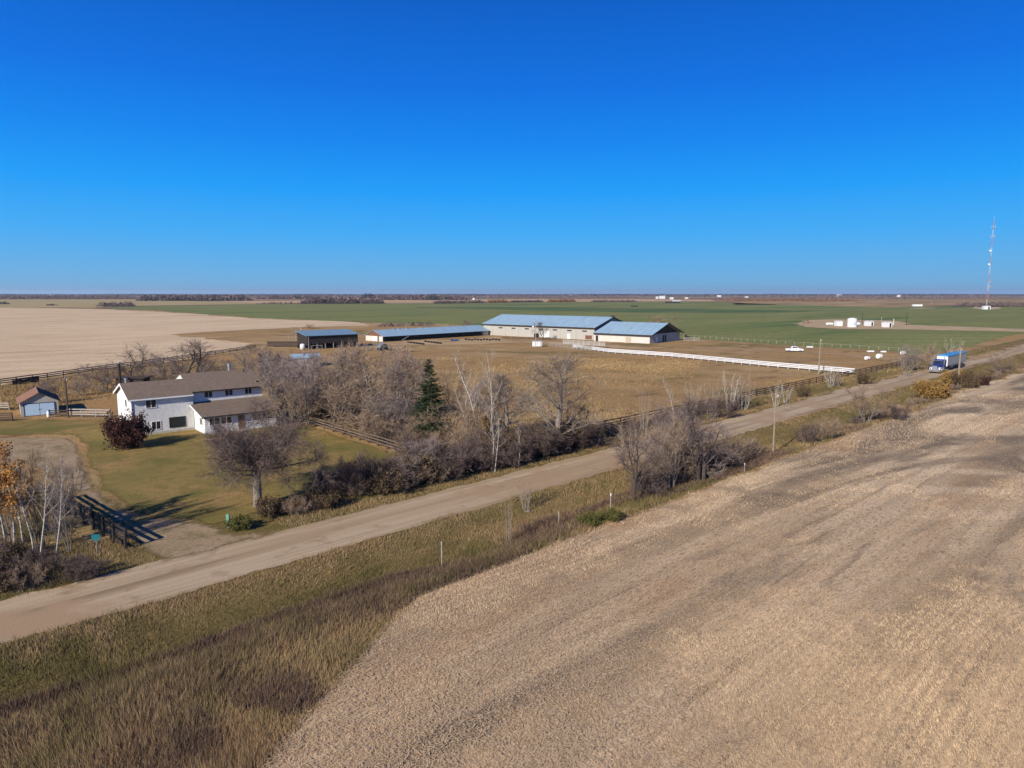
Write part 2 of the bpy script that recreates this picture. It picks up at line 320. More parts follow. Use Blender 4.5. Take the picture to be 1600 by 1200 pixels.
def blades(x,y,h,wd,lean,rnd,clump=1,cr=0.0,dirn=None):
    n=len(x)
    if clump>1:
        x=np.repeat(x,clump)+NR.normal(0,1,n*clump)*np.repeat(cr*np.ones(n),clump); y=np.repeat(y,clump)+NR.normal(0,1,n*clump)*np.repeat(cr*np.ones(n),clump)
        h=np.repeat(h,clump)*NR.uniform(.6,1.2,n*clump); rnd=np.clip(np.repeat(rnd,clump)+NR.normal(0,.12,n*clump),0,1); wd=np.repeat(wd,clump); n=n*clump
    z=gz_np(x,y)-0.04
    a=NR.uniform(0,2*np.pi,n); b=NR.uniform(0,2*np.pi,n); l=np.abs(NR.normal(0,1,n))*lean
    V=np.zeros((n,3,3),dtype=np.float32)
    dx=np.cos(a)*wd/2; dy=np.sin(a)*wd/2
    V[:,0,0]=x-dx;V[:,0,1]=y-dy;V[:,0,2]=z
    V[:,1,0]=x+dx;V[:,1,1]=y+dy;V[:,1,2]=z
    b=b if dirn is None else np.repeat(dirn,max(1,clump))+NR.normal(0,.7,n)
    V[:,2,0]=x+np.cos(b)*h*l;V[:,2,1]=y+np.sin(b)*h*l;V[:,2,2]=z+h
    return V,rnd
def cand(n,y0,y1,pw=1.0):
    """random ground points in front of the viewpoint, denser nearby"""
    u=NR.random(n)
    if pw==1.0: y=y0*(y1/y0)**u
    else: y=(y0**(1-pw)+(y1**(1-pw)-y0**(1-pw))*u)**(1/(1-pw))
    x=NR.uniform(-.86,.86,n)*y
    s=(x-CX)*UX+(y-CY)*UY; w=-(x-CX)*UY+(y-CY)*UX
    return x,y,s,w
R_straw=ramp_mat('straw',[(.16,.115,.075),(.36,.25,.155),(.54,.41,.27),(.70,.56,.40)],WBr=(1.04,.96,.84))
wfe=lambda s: 14.3+np.maximum(0,-57-s)*.62
x,y,s,w=cand(1150000,24,135,1.25); k=(w<-wfe(s)+NR.normal(0,.45,len(w)))
x,y,s,w=x[k],y[k],s[k],w[k]
dens=np.clip((.35*(vnoise(s,w,.9,42)-.5)+vnoise(s+8*vnoise(s,w,.04,41),w*2.6,.045,3)*.6+vnoise(s,w*2.2,.14,4)*.4-.5)*3.6+.42,0,1)
rowm=np.abs(((w+vnoise(s,w,.05,5)*6)/.55)%1-.5)<.3
k=(NR.random(len(x))<(.05+1.1*dens))&(rowm|(NR.random(len(x))<.35)); x,y=x[k],y[k]
dd=y/50
V,r=blades(x,y,NR.uniform(.07,.22,len(x)),.013+.0105*dd,.9,np.clip(.15+.8*dens[k]+NR.normal(0,.22,len(x)),0,1),dirn=RA+2.2*vnoise(x,y,.03,77))
o=tri_mesh('straw_stubble',V,R_straw,r); tag(o,'pale cut straw standing in rows over the near field','stubble',kind='stuff')
# lying straw
x,y,s,w=cand(200000,24,110,1.3); k=(w<-wfe(s)+.3); x,y,s,w=x[k],y[k],s[k],w[k]
n=len(x); a=NR.uniform(0,2*np.pi,n); L_=NR.uniform(.12,.4,n); wd=.012+.010*y/50
V=np.zeros((n,3,3)); V[:,0,0]=x;V[:,0,1]=y;V[:,1,0]=x+np.cos(a)*L_;V[:,1,1]=y+np.sin(a)*L_;V[:,2,0]=x+np.cos(a+1.5)*wd*2;V[:,2,1]=y+np.sin(a+1.5)*wd*2
V[:,:,2]=NR.uniform(.02,.10,(n,1))
o=tri_mesh('loose_straw',V,R_straw,NR.uniform(.3,1,n)); tag(o,'loose chaff lying flat between the stubble rows','straw',kind='stuff')
# verge grass
R_grass=ramp_mat('verge_blades',[(.075,.065,.025),(.13,.11,.042),(.20,.15,.07),(.30,.215,.115),(.24,.14,.075)])
x,y,s,w=cand(330000,24,260,1.2)
k=((w>-wfe(s))&(w<-3.15+NR.normal(0,.25,len(w))))|((w>4.2+NR.normal(0,.25,len(w)))&(w<11.8)&((s>-57)|(s<-67.5)))|((s<-70.5)&(w>11)&(w<27))
x,y,s,w=x[k],y[k],s[k],w[k]; c=np.clip((vnoise(s*.5,w*1.6,.16,8)*.6+vnoise(s,w,.6,9)*.4-.5)*1.9+.45+.30*(w>4)*(w<7)+.25*((w>-4.6)&(w<-3)),0,1); hh=.45+1.1*vnoise(s*.7,w,.35,19)
V,r=blades(x,y,NR.uniform(.08,.34,len(x))*hh*(1+.4*(np.abs(w)>9)),.022+.018*y/60,.8,np.clip(.05+.9*c,0,1),4,.16,dirn=RA+3*vnoise(x,y,.08,78))
o=tri_mesh('roadside_grass',V,R_grass,r); tag(o,'dry olive and tan grass along both sides of the gravel road','grass',kind='stuff')
# tall brown weeds in the near ditch
R_weed=ramp_mat('weed_stems',[(.045,.030,.026),(.09,.060,.050),(.14,.092,.072),(.20,.135,.095)])
x,y,s,w=cand(460000,24,200,1.3)
c=vnoise(s*.5,w,.25,12)
cen=-11.4+1.3*(vnoise(s,w*0,.08,13)-.5); hw=np.maximum(0,wfe(s)-14.3)/2; k=(np.abs(w-cen+hw)<1.1+2.3*c+hw)&(w>-wfe(s)-.3)&(NR.random(len(w))<(.35+.9*c)*np.where(w<-15,.55*(vnoise(s,w,.35,55)>.38),1))&((s<-45)|(c>.42))
x,y,s,w,c=x[k],y[k],s[k],w[k],c[k]
V,r=blades(x,y,NR.uniform(.15,.70,len(x))*(.4+.9*c),.026+.02*y/60,.6,np.clip(NR.normal(.5,.25,len(x)),0,1),3,.14)
o=tri_mesh('ditch_weeds',V,R_weed,r); tag(o,'dark brown dead weeds filling the ditch beside the stubble field','weeds',kind='stuff')
# green patch of low willow in the ditch
# short grass on the lawn and tall grass behind the yard
R_yel=ramp_mat('tall_dry_grass',[(.15,.105,.045),(.25,.165,.075),(.34,.235,.11),(.42,.31,.165)])
def quadpts(n,c):
    A=[np.array(G(*p)) for p in c]; u=NR.random((n,1)); v=NR.random((n,1))
    P=(A[0]*(1-u)+A[1]*u)*(1-v)+(A[3]*(1-u)+A[2]*u)*v; return P[:,0],P[:,1]
VV=[];RR=[]
for q,n in (([(0,640),(178,640),(260,572),(0,604)],16000),([(640,705),(1050,650),(1100,560),(640,560)],26000),([(1100,650),(1420,573),(1330,588),(1150,600)],6000)):
    x,y=quadpts(n,q); c=vnoise(x,y,.08,21); c2=np.clip(vnoise(x,y,.03,33)*1.6-.35,0,1)*c*1.6; k=NR.random(n)<c2; x,y,c=x[k],y[k],c[k]
    V,r=blades(x,y,NR.uniform(.2,.6,len(x)),.05+.03*y/100,.4,np.clip(c+NR.normal(0,.15,len(x)),0,1),3,.2); VV.append(V);RR.append(r)
o=tri_mesh('tall_grass',np.concatenate(VV),R_yel,np.concatenate(RR)); tag(o,'tufts of tall dry golden grass over the pasture and yard edges','grass',kind='stuff')
# ------------------------------------------------------------------ buildings
M_white=mat('white_paint',(.66,.66,.65),rough=.6,noise=.06,nscale=1.2)
M_stucco=mat('white_stucco',(.62,.61,.58),rough=.9,noise=.10,nscale=2.5,bump=.01)
M_trim=mat('white_trim',(.78,.78,.77),rough=.5,noise=.04)
M_shing=mat('brown_shingles',(.215,.158,.115),rough=.95,col2=(.125,.09,.068),nscale=1.6,stretch=(1,4,4),bump=.02)
M_glass=mat('dark_window_glass',(.02,.025,.03),rough=.08,spec=.6)
M_tin=mat('galvanised_roof',(.31,.44,.52),rough=.55,metal=.2,noise=.16,nscale=.4,stretch=(4,.3,1))
M_tin2=mat('weathered_tin',(.20,.30,.36),rough=.5,metal=.2,noise=.2,nscale=1.5)
M_beige=mat('beige_metal_siding',(.37,.35,.31),rough=.7,noise=.06,nscale=.6,stretch=(6,6,.3))
M_cream=mat('cream_siding',(.54,.50,.44),rough=.75,noise=.05,nscale=.5)
M_darkw=mat('dark_stained_wood',(.030,.024,.022),rough=.85,noise=.25,nscale=2,stretch=(1,1,4))
M_brownw=mat('brown_boards',(.16,.075,.045),rough=.85,noise=.2,nscale=3)
M_greyw=mat('weathered_grey_wood',(.30,.27,.24),rough=.9,noise=.2,nscale=3)
M_polew=mat('pole_wood',(.24,.19,.14),rough=.9,noise=.2,nscale=2,stretch=(6,6,.6))
M_blue=mat('pale_blue_doors',(.42,.56,.68),rough=.6,noise=.05)
M_black=mat('black_rubber',(.012,.012,.013),rough=.8,noise=.2)
M_steel=mat('steel',(.45,.46,.47),rough=.4,metal=.6,noise=.1)
M_chrome=mat('chrome',(.75,.76,.78),rough=.18,metal=.9,noise=.02)
M_blueP=mat('blue_truck_paint',(.012,.035,.20),rough=.25,noise=.04,spec=.6)
M_tarp=mat('blue_tarp',(.05,.25,.50),rough=.5,noise=.12,nscale=1.5,bump=.01)
M_alu=mat('ribbed_aluminium',(.20,.215,.24),rough=.4,metal=.5,noise=.08,nscale=1)
M_carW=mat('white_car_paint',(.78,.79,.80),rough=.25,spec=.6,noise=.02)
M_teal=mat('teal_sign_face',(.01,.13,.15),rough=.5,noise=.05)
M_pedg=mat('green_plastic',(.12,.30,.20),rough=.5,noise=.1)
M_red=mat('red_paint',(.38,.14,.11),rough=.6,noise=.1)
M_bluetub=mat('blue_plastic',(.02,.04,.22),rough=.5,noise=.1)
M_greyp=mat('grey_white_paint',(.45,.46,.47),rough=.6,noise=.05)
M_lamp=mat('lamp_lens',(.7,.7,.65),rough=.3,noise=.02)
M_conc=mat('concrete',(.42,.39,.35),rough=.9,noise=.15)
M_bale=mat('white_plastic_wrap',(.75,.75,.74),rough=.4,noise=.05)
M_pinkb=mat('brick_red',(.30,.12,.08),rough=.9,noise=.2,nscale=4)

def window(parent,x0,x1,z0,z1,y,mull=1,out=-1,frame=.07,axis='x',fr=M_trim):
    """a framed pane on the wall plane y (axis x) or x (axis y); out = direction the wall faces"""
    f=MB(); g=MB()
    def bx(m,a0,a1,c0,c1,d0,d1):
        lo,hi=sorted((y+out*d0,y+out*d1))
        if axis=='x': m.box(a0,a1,lo,hi,c0,c1)
        else: m.box(lo,hi,a0,a1,c0,c1)
    bx(f,x0-frame,x1+frame,z1,z1+frame,.002,.06); bx(f,x0-frame,x1+frame,z0-frame,z0,.002,.08)
    bx(f,x0-frame,x0,z0,z1,.002,.06); bx(f,x1,x1+frame,z0,z1,.002,.06)
    for k in range(1,mull+1):
        xm=x0+(x1-x0)*k/(mull+1); bx(f,xm-.03,xm+.03,z0,z1,.004,.055)
    bx(g,x0,x1,z0,z1,.001,.025)
    o=f.build('window',fr,parent); g.build('pane',M_glass,o); return o
def slab(m,p0,p1,p2,p3,t):
    """roof plane with thickness t"""
    P=[Vector(p) for p in (p0,p1,p2,p3)]; n=(P[1]-P[0]).cross(P[3]-P[0]).normalized()
    if n.z<0: n=-n
    m.add([tuple(p) for p in P]+[tuple(p-n*t) for p in P],[(0,1,2,3),(7,6,5,4),(0,4,5,1),(1,5,6,2),(2,6,7,3),(3,7,4,0)])
def gable(root,x0,x1,y0,y1,eave,ridge,ov=.5,wall=M_white,roof=M_shing,og=.4,fascia=None,z0=0,rname='roof',wname='wall',t=.16,yr=None,end_mat=None,eave_b=None,ogl=None,ogr=None):
    ogl=og if ogl is None else ogl; ogr=og if ogr is None else ogr
    """walls and a gable roof, ridge along x"""
    yr=(y0+y1)/2 if yr is None else yr; eb=eave if eave_b is None else eave_b
    m=MB(); m.prism([(y0,z0),(y1,z0),(y1,eb),(yr,ridge),(y0,eave)],x0,x1,'x'); wo=m.build(wname,wall,root)
    r=MB(); sf=(ridge-eave)/(yr-y0); sb=(ridge-eb)/(y1-yr); up=.05+t
    a=(y0-ov,eave-sf*ov+up); c=(yr,ridge+up); b=(y1+ov,eb-sb*ov+up)
    r.prism([a,c,(c[0],c[1]-t*1.05),(a[0],a[1]-t)],x0-ogl,x1+ogr,'x')
    r.prism([(c[0]+.001,c[1]),b,(b[0],b[1]-t),(c[0]+.001,c[1]-t*1.05)],x0-ogl,x1+ogr,'x')
    ro=r.build(rname,roof,root)
    if fascia:
        f=MB()
        for xx in ([x0-ogl-.03] if ogl>.1 else [])+([x1+ogr] if ogr>.1 else []):
            f.prism([a,c,(c[0],c[1]-t*2),(a[0],a[1]-t*1.7)],xx,xx+.03,'x'); f.prism([(c[0]+.001,c[1]),b,(b[0],b[1]-t*1.7),(c[0]+.001,c[1]-t*2)],xx,xx+.03,'x')
        f.box(x0-ogl,x1+ogr,a[0]-.04,a[0]-.002,a[1]-t*1.2,a[1]); f.build('fascia',fascia,ro)
    return wo,ro
# --- farmhouse, front along local x, back towards +y
HA=R(40)
def build_house():
    root=thing('farmhouse','long white split level farmhouse with brown shingled roof behind the lawn','house',(-53.5,94,0),HA)
    w1,r1=gable(root,.4,8.6,.5,9.9,5.25,6.95,ov=.5,wall=M_white,roof=M_shing,ogl=.4,ogr=0,fascia=M_trim)
    w2,r2=gable(root,8.605,19.2,1.35,12.4,5.56,7.55,ov=.55,wall=M_white,roof=M_shing,ogl=0,ogr=.35,yr=6.86,fascia=M_darkw)
    # stucco skin of the front wall
    m=MB(); m.box(.42,8.58,.44,.498,.35,5.1); m.build('front_cladding',M_stucco,root)
    m=MB(); m.box(.36,8.64,.40,.438,0,.35); m.build('foundation',M_conc,root)
    # single storey front annex with a lean-to roof
    m=MB(); m.prism([(-4.6,0),(1.345,0),(1.345,3.6),(-4.6,2.55)],8.65,19.0,'x'); an=m.build('annex_wall',M_white,root)
    r=MB(); r.prism([(-5.2,2.60),(1.34,3.92),(1.34,3.77),(-5.2,2.45)],8.15,19.5,'x'); ar=r.build('annex_roof',M_shing,root)
    f=MB(); f.box(8.1,19.55,-5.26,-5.205,2.42,2.62); f.build('fascia',M_darkw,ar)
    f=MB(); f.prism([(-5.2,2.60),(1.34,3.92),(1.34,3.72),(-5.2,2.40)],8.1,8.148,'x'); f.build('fascia',M_trim,ar)
    window(root,2.3,3.6,3.9,4.95,.44,1); window(root,5.25,7.35,.7,2.1,.44,0,fr=M_darkw)
    window(root,2.9,4.0,.7,1.8,.44,1)
    for a,b in ((10.5,11.6),(13.5,14.6),(16.5,17.5)): window(root,a,b,4.5,5.35,1.35,1)
    for a,b in ((9.3,10.7),(10.95,12.35),(15.4,16.7),(17.0,18.3)): window(root,a,b,1.25,2.2,-4.6,1)
    window(root,-3.6,-2.4,1.2,2.2,8.65,1,axis='y'); window(root,3.0,4.0,3.9,4.9,.4,0,axis='y'); window(root,6.6,7.5,1.2,2.3,.4,0,axis='y')
    d=MB(); d.box(13.3,14.25,-4.66,-4.602,.15,2.2); dd=d.build('door',M_brownw,root); h=MB(); h.box(13.4,13.46,-4.72,-4.665,1.1,1.2); h.build('handle',M_steel,dd)
    d=MB(); d.box(13.0,14.6,-5.6,-4.61,0,.14); d.build('step',M_conc,root)
    c=MB(); c.tube((16.0,6.9,7.0),(16.0,6.9,8.5),.17,n=10); c.tube((16,6.9,8.5),(16,6.9,8.75),.26,n=10); c.tube((16,6.9,8.75),(16,6.9,8.85),.08,n=10); c.build('flue_pipe',M_steel,r2)
    c=MB(); c.tube((18.0,6.0,7.0),(18.0,6.0,7.95),.08,n=8); c.build('vent_pipe',M_black,r2)
    c=MB(); c.tube((1.0,6.0,6.6),(1.0,6.0,7.5),.14,n=8); c.tube((1.0,6.0,7.5),(1.0,6.0,7.7),.22,n=8); c.build('flue_pipe',M_steel,r1)
    c=MB(); c.box(18.6,18.95,2.2,2.6,6.05,6.25); c.build('roof_vent',M_black,r2)
    g=MB(); g.tube((.42,.36,5.1),(.42,.36,.3),.05,n=6); g.build('downspout',M_trim,w1)
    return root
build_house()
# --- small garage
def build_garage():
    root=thing('garage','small beige garage with pale blue double doors and rusty brown roof','garage',(-80.4,110.2,0),R(37))
    gable_y(root)
def gable_y(root):
    m=MB(); m.prism([(0,0),(5.2,0),(5.2,2.25),(2.6,3.7),(0,2.25)],0,8,'y'); wl=m.build('wall',M_beige,root)
    m=MB(); t=.12; s=(3.7-2.25)/2.6
    for sg,mt,nm in ((-1,M_brownr,'roof'),(1,M_darkr,'roof')):  # one brown roof; right slope's shade from grazing sun is put into its colour
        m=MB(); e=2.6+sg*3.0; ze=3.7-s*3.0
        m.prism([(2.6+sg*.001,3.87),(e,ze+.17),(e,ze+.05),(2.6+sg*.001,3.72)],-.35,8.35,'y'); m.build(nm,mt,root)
    m=MB(); m.box(.55,2.55,-.06,-.002,.08,2.0); d=m.build('door',M_blue,root); h=MB(); h.box(2.4,2.46,-.11,-.065,.95,1.15); h.build('handle',M_steel,d)
    m=MB(); m.box(2.62,4.62,-.06,-.002,.08,2.0); d=m.build('door',M_blue,root); h=MB(); h.box(2.68,2.74,-.11,-.065,.95,1.15); h.build('handle',M_steel,d)
    m=MB()
    m.box(.45,4.72,-.08,-.003,2.005,2.1); m.box(.43,.54,-.08,-.003,0,2.004); m.box(4.63,4.74,-.08,-.003,0,2.004); m.build('door_frame',M_darkw,root)
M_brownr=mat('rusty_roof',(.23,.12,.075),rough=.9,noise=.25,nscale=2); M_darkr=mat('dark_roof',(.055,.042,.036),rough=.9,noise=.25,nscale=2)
build_garage()
# white gas bottle beside the garage
t=thing('gas_bottle','white upright gas bottle standing at the right corner of the small garage','gas bottle',G(76,652)+(0,))
m=MB(); m.lathe([(0,0),(.22,.02),(.24,.15),(.24,.8),(.16,1.0),(.08,1.06),(0,1.07)],n=14); m.build('tank',M_white,t,smooth=True)
m=MB(); m.lathe([(.11,1.0),(.11,1.2),(.08,1.2),(.08,1.0)],n=10); m.build('valve_collar',M_steel,t)
# --- dark shelter behind the house
def build_shelter():
    root=thing('cattle_shelter','low dark wooden shelter with flat roof behind the farmhouse','shelter',(-73.6,125.8,0),R(4))
    m=MB(); m.box(0,5,2.5,2.6,0,4.4); m.box(0,.1,0,2.5,0,4.4); m.box(4.9,5,0,2.5,0,4.4); m.box(.1,4.9,0,.1,3.3,4.4)
    for x in (1.2,2.4,3.6): m.box(x,x+.6,0,.1,0,3.3)
    m.build('wall',M_darkw,root); m=MB(); m.box(-.4,5.4,-.4,3,4.42,4.6); m.build('roof',M_darkr,root)
build_shelter()
t=thing('flue_stack','tall dark pipe stack rising beside the low dark shelter','stack',(-71.9,124.3,0)); m=MB(); m.tube((0,0,0),(0,0,7.4),.2,.2,10); m.build('pipe',M_darkw,t); m=MB(); m.tube((0,0,7.4),(0,0,7.6),.28,.28,10); m.build('cap',M_steel,t)
# --- riding arena
BA=R(141)   # direction of the ridge, running away to the left
def barn_frame(x,y,name,label,cat,a=BA): return thing(name,label,cat,(x,y,0),a)
def build_arena():
    # local x runs from the near right corner along the front wall to the left; local y negative is the back
    root=barn_frame(35.7,296.4,'riding_arena','huge beige riding arena with long pale blue metal roof','barn')
    # ridge along x, back is -y
    L_=64; D=29.6
    m=MB(); m.prism([(0,0),(0,5.35),(-D/2,9.4),(-D,5.35),(-D,0)],0,L_,'x'); m.build('wall',M_beige,root)
    r=MB(); s=(9.4-5.35)/(D/2)
    r.prism([(.7,5.35-.7*s+.3),(-D/2+.001,9.7),(-D/2+.001,9.55),(.7,5.35-.7*s+.15)],-.7,L_+.7,'x')
    r.prism([(-D-.7,5.35-.7*s+.3),(-D/2-.001,9.7),(-D/2-.001,9.55),(-D-.7,5.35-.7*s+.15)],-.7,L_+.7,'x')
    ro=r.build('roof',M_tin,root)
    f=MB(); f.box(-.75,L_+.75,.71,.80,4.95,5.42); 
    f.prism([(.7,5.46),(-D/2,9.72),(-D/2,9.2),(.7,4.95)],-.78,-.71,'x'); f.prism([(-D-.7,5.46),(-D/2-.001,9.72),(-D/2-.001,9.2),(-D-.7,4.95)],-.78,-.71,'x'); f.build('fascia',M_darkw,ro)
    f=MB(); f.box(-.9,.6,-D/2-.5,-D/2+.5,9.72,10.3); f.build('ridge_vent',M_darkw,ro)
    for k,x in enumerate((5,13,21,29,37,45,53)):
        w=MB(); w.box(x-1.2,x+1.2,.002,.05,3.5,4.05); w.build('window',M_glass,root)
    for x in (9.5,18,26,34,42,50,58): b=MB(); b.box(x-.06,x+.06,.002,.06,.05,5.1); b.build('wall_batten',M_greyw,root)
    d=MB(); d.box(24,28.5,.002,.12,.05,3.2); d.build('door',M_white,root)
    d=MB(); d.box(12.5,14.2,.002,.12,.05,2.3); d.build('door',M_white,root)
    d=MB(); d.box(1.2,4.6,.002,.10,.3,2.0); d.build('hatch',M_brownw,root)
    b=MB(); b.box(30,31.6,.05,1.6,0,1.9); b.build('feed_bin',M_darkw,root)
build_arena()
def build_small_barn():
    root=barn_frame(55.6,275.7,'horse_barn','lower cream barn with pale blue roof and black gable at the arena end','barn')
    L_=26.3; D=27.5; E=3.45; T=7.6
    m=MB(); m.prism([(0,0),(0,E),(-D/2,T),(-D,E),(-D,0)],.05,L_,'x'); m.build('wall',M_cream,root)
    m=MB(); s=(T-E)/(D/2); m.prism([(-1.2,E+.15),(-D/2,T-.15),(-D+1.2,E+.15)],-.02,.045,'x'); m.build('gable_cladding',M_darkw,root)
    m=MB(); m.box(-.03,.046,-D+.05,-.05,.1,E-.1); m.build('end_cladding',M_beige,root)
    r=MB(); r.prism([(.8,E-.8*s+.3),(-D/2+.001,T+.3),(-D/2+.001,T+.15),(.8,E-.8*s+.15)],-1.4,L_,'x')
    r.prism([(-D-.8,E-.8*s+.3),(-D/2-.001,T+.3),(-D/2-.001,T+.15),(-D-.8,E-.8*s+.15)],-1.4,L_,'x'); ro=r.build('roof',M_tin,root)
    f=MB(); f.box(-1.4,L_,.81,.88,E-.45,E+.04); f.prism([(.85,E+.02),(-D/2,T+.33),(-D/2,T-.3),(.85,E-.5)],-1.48,-1.41,'x'); f.prism([(-D-.85,E+.02),(-D/2-.001,T+.33),(-D/2-.001,T-.3),(-D-.85,E-.5)],-1.48,-1.41,'x'); f.build('fascia',M_darkw,ro)
    c=MB(); c.tube((12,-5.2,4.6),(12,-5.2,7.2),.12,n=8); c.build('flue_pipe',M_steel,ro)
    d=MB(); d.box(24.3,25.5,.002,.1,.05,2.4); d.build('door',M_darkw,root)
    d=MB(); d.box(8.5,11,.002,.1,.3,2.3); d.build('hatch',mat('tan_board',(.42,.34,.25),noise=.1),root)
    d=MB(); d.box(-.10,-.035,-12.6,-11.3,.1,2.9); d.build('door',M_darkw,root)
    d=MB(); d.box(-.10,-.035,-14.6,-13.3,.1,2.9); d.build('door',M_darkw,root)
    d=MB(); d.box(-.10,-.035,-6.5,-5.3,.1,2.3); d.build('door',M_white,root)
build_small_barn()
# --- long low stable, its row of stalls open to the front
def build_stable():
    root=thing('long_stable','very long low stable with pale blue roof and dark open front','stable',(-54.2,286.8,0),R(47.5))
    L_=63; D=12; E=2.3; T=4.5
    m=MB(); m.prism([(1.4,0),(D,0),(D,E),(D/2,T),(1.4,E+.45)],.02,L_,'x'); m.build('wall',M_darkw,root)
    m=MB(); m.prism([(0,0),(D,0),(D,E-.1),(0,E-.1)],-.12,.01,'x'); m.build('end_wall',M_cream,root)
    m=MB(); m.prism([(-.1,E-.09),(D+.1,E-.09),(D/2,T+.05)],-.16,-.001,'x'); m.build('gable_cladding',M_brownw,root)
    m=MB(); m.box(-.2,-.125,3.6,7.2,.05,2.1); m.build('door',M_white,root); m=MB(); m.box(-.2,-.125,2.7,3.5,.05,2.15); m.build('door',M_darkw,root)
    s=(T-E)/(D/2); r=MB(); r.prism([(-.8,E-.8*s+.22),(D/2-.001,T+.22),(D/2-.001,T+.1),(-.8,E-.8*s+.1)],-.5,L_+.5,'x'); r.prism([(D+.8,E-.8*s+.22),(D/2+.001,T+.22),(D/2+.001,T+.1),(D+.8,E-.8*s+.1)],-.5,L_+.5,'x'); r.build('roof',M_tin,root)
    for k in range(17): m=MB(); x=1+k*3.8; m.box(x,x+.16,.1,.26,0,E+.02); m.build('post',M_darkw,root)
    m=MB(); m.box(L_-3.5,L_-.1,-.2,1.3,.05,2.1); m.build('tack_room',M_cream,root)
    m=MB(); m.tube((9,-.9,.2),(14,-.6,2.1),.12,n=5); m.build('ramp_beam',M_greyw,root)
    rn=random.Random(4)
    for k in range(4): x=rn.uniform(5,58); m=MB(); m.lathe([(0,0),(.4,.05),(.45,.4),(0,.5)],(x,D/2,T+.15),8); m.build('ridge_vent',M_tin2,root)
build_stable()
t=thing('link_roof_shed','low shed with pale blue lean-to roof linking stable and arena','shed',G(771,522.5)+(0,),R(-39))
m=MB(); m.box(0,9,0,6,0,2.2); m.build('wall',M_cream,t)
m=MB(); m.prism([(-1,2.3),(7,4.3),(7,4.15),(-1,2.15)],-.6,11,'x'); m.build('roof',M_tin,t)
m=MB(); m.box(.8,2.2,-.06,-.002,.1,1.9); m.build('door',M_white,t)
# --- open front machine shed
t=thing('machine_shed','dark machine shed with high dark front and tin lean-to roof','shed',G(481,546)+(0,),R(40))
m=MB(); m.box(0,20,.0,.15,1.9,4.9); m.box(0,.15,.15,9,1.2,5.2); m.box(19.85,20,.15,9,0,5.2); m.box(0,20,9,9.15,0,5.9); m.build('wall',M_darkw,t)
m=MB(); m.prism([(-.6,4.95),(9.8,6.35),(9.8,6.2),(-.6,4.8)],-.6,20.6,'x'); m.build('roof',M_tin2,t)
for k in range(7): m=MB(); x=.3+k*3.2; m.box(x,x+.2,-.1,.12,0,1.9 if k else 4.8); m.build('post',M_greyw,t)
m=MB(); m.box(.5,5,-1.6,-1.5,1.3,1.5); m.tube((.6,-1.55,0),(.6,-1.55,1.4),.07); m.tube((4.8,-1.55,0),(4.8,-1.55,1.4),.07); m.build('hitching_rail',M_greyw,t)
# --- little shelters and sheds in the yard
t=thing('pony_shelter','small open shelter with arched pale tin roof in the yard','shelter',G(601,548)+(0,),R(30))
m=MB(); P=[(1.6*math.cos(a),1.0+1.5*math.sin(a)) for a in [math.pi*k/8 for k in range(9)]]; m.prism(P+[(p[0]*.94,p[1]*.97) for p in P[::-1]],0,3.6,'y'); m.build('roof',M_tin2,t)
m=MB(); m.box(-1.6,-1.5,0,3.6,0,1.05); m.box(1.5,1.6,0,3.6,0,1.05); m.box(-1.5,1.5,3.5,3.6,0,2.2); m.build('wall',M_darkw,t)
t=thing('tarp_shed','low shed with faded blue roof half hidden by the bare trees','shed',G(456,573)+(0,),R(20))
m=MB(); m.box(0,7.5,0,5,0,2.3); m.build('wall',M_greyw,t); m=MB(); m.prism([(-.3,2.35),(2.5,3.3),(5.3,2.35),(5.3,2.25),(2.5,3.15),(-.3,2.25)],-.3,7.8,'x'); m.build('roof',M_tin,t)
t=thing('white_kiosk','small white box shed standing beside the yard light pole','shed',G(832,542)+(0,),R(2))
m=MB(); m.box(0,3.6,0,2.2,.15,2.15); m.build('wall',M_white,t); m=MB(); m.box(-.15,3.75,-.2,2.4,2.16,2.35); m.build('roof',M_greyw,t)
m=MB(); m.box(1.75,1.85,-.04,-.002,.2,2.1); m.build('door_seam',M_greyw,t)
for q in range(3): m=MB(); m.box(.2+q*1.5,.4+q*1.5,.1,2.1,0,.148); m.build('skid',M_darkw,t)
t=thing('water_tank','white upright plastic tank beside the dark pens','tank',G(473,546)+(0,)); m=MB(); m.lathe([(0,0),(.9,0),(.95,1.6),(.6,2.0),(.25,2.1),(0,2.1)],n=16); m.build('tank',M_white,t,smooth=True); m=MB(); m.tube((0,0,2.1),(0,0,2.25),.3,n=10); m.build('lid',M_black,t)
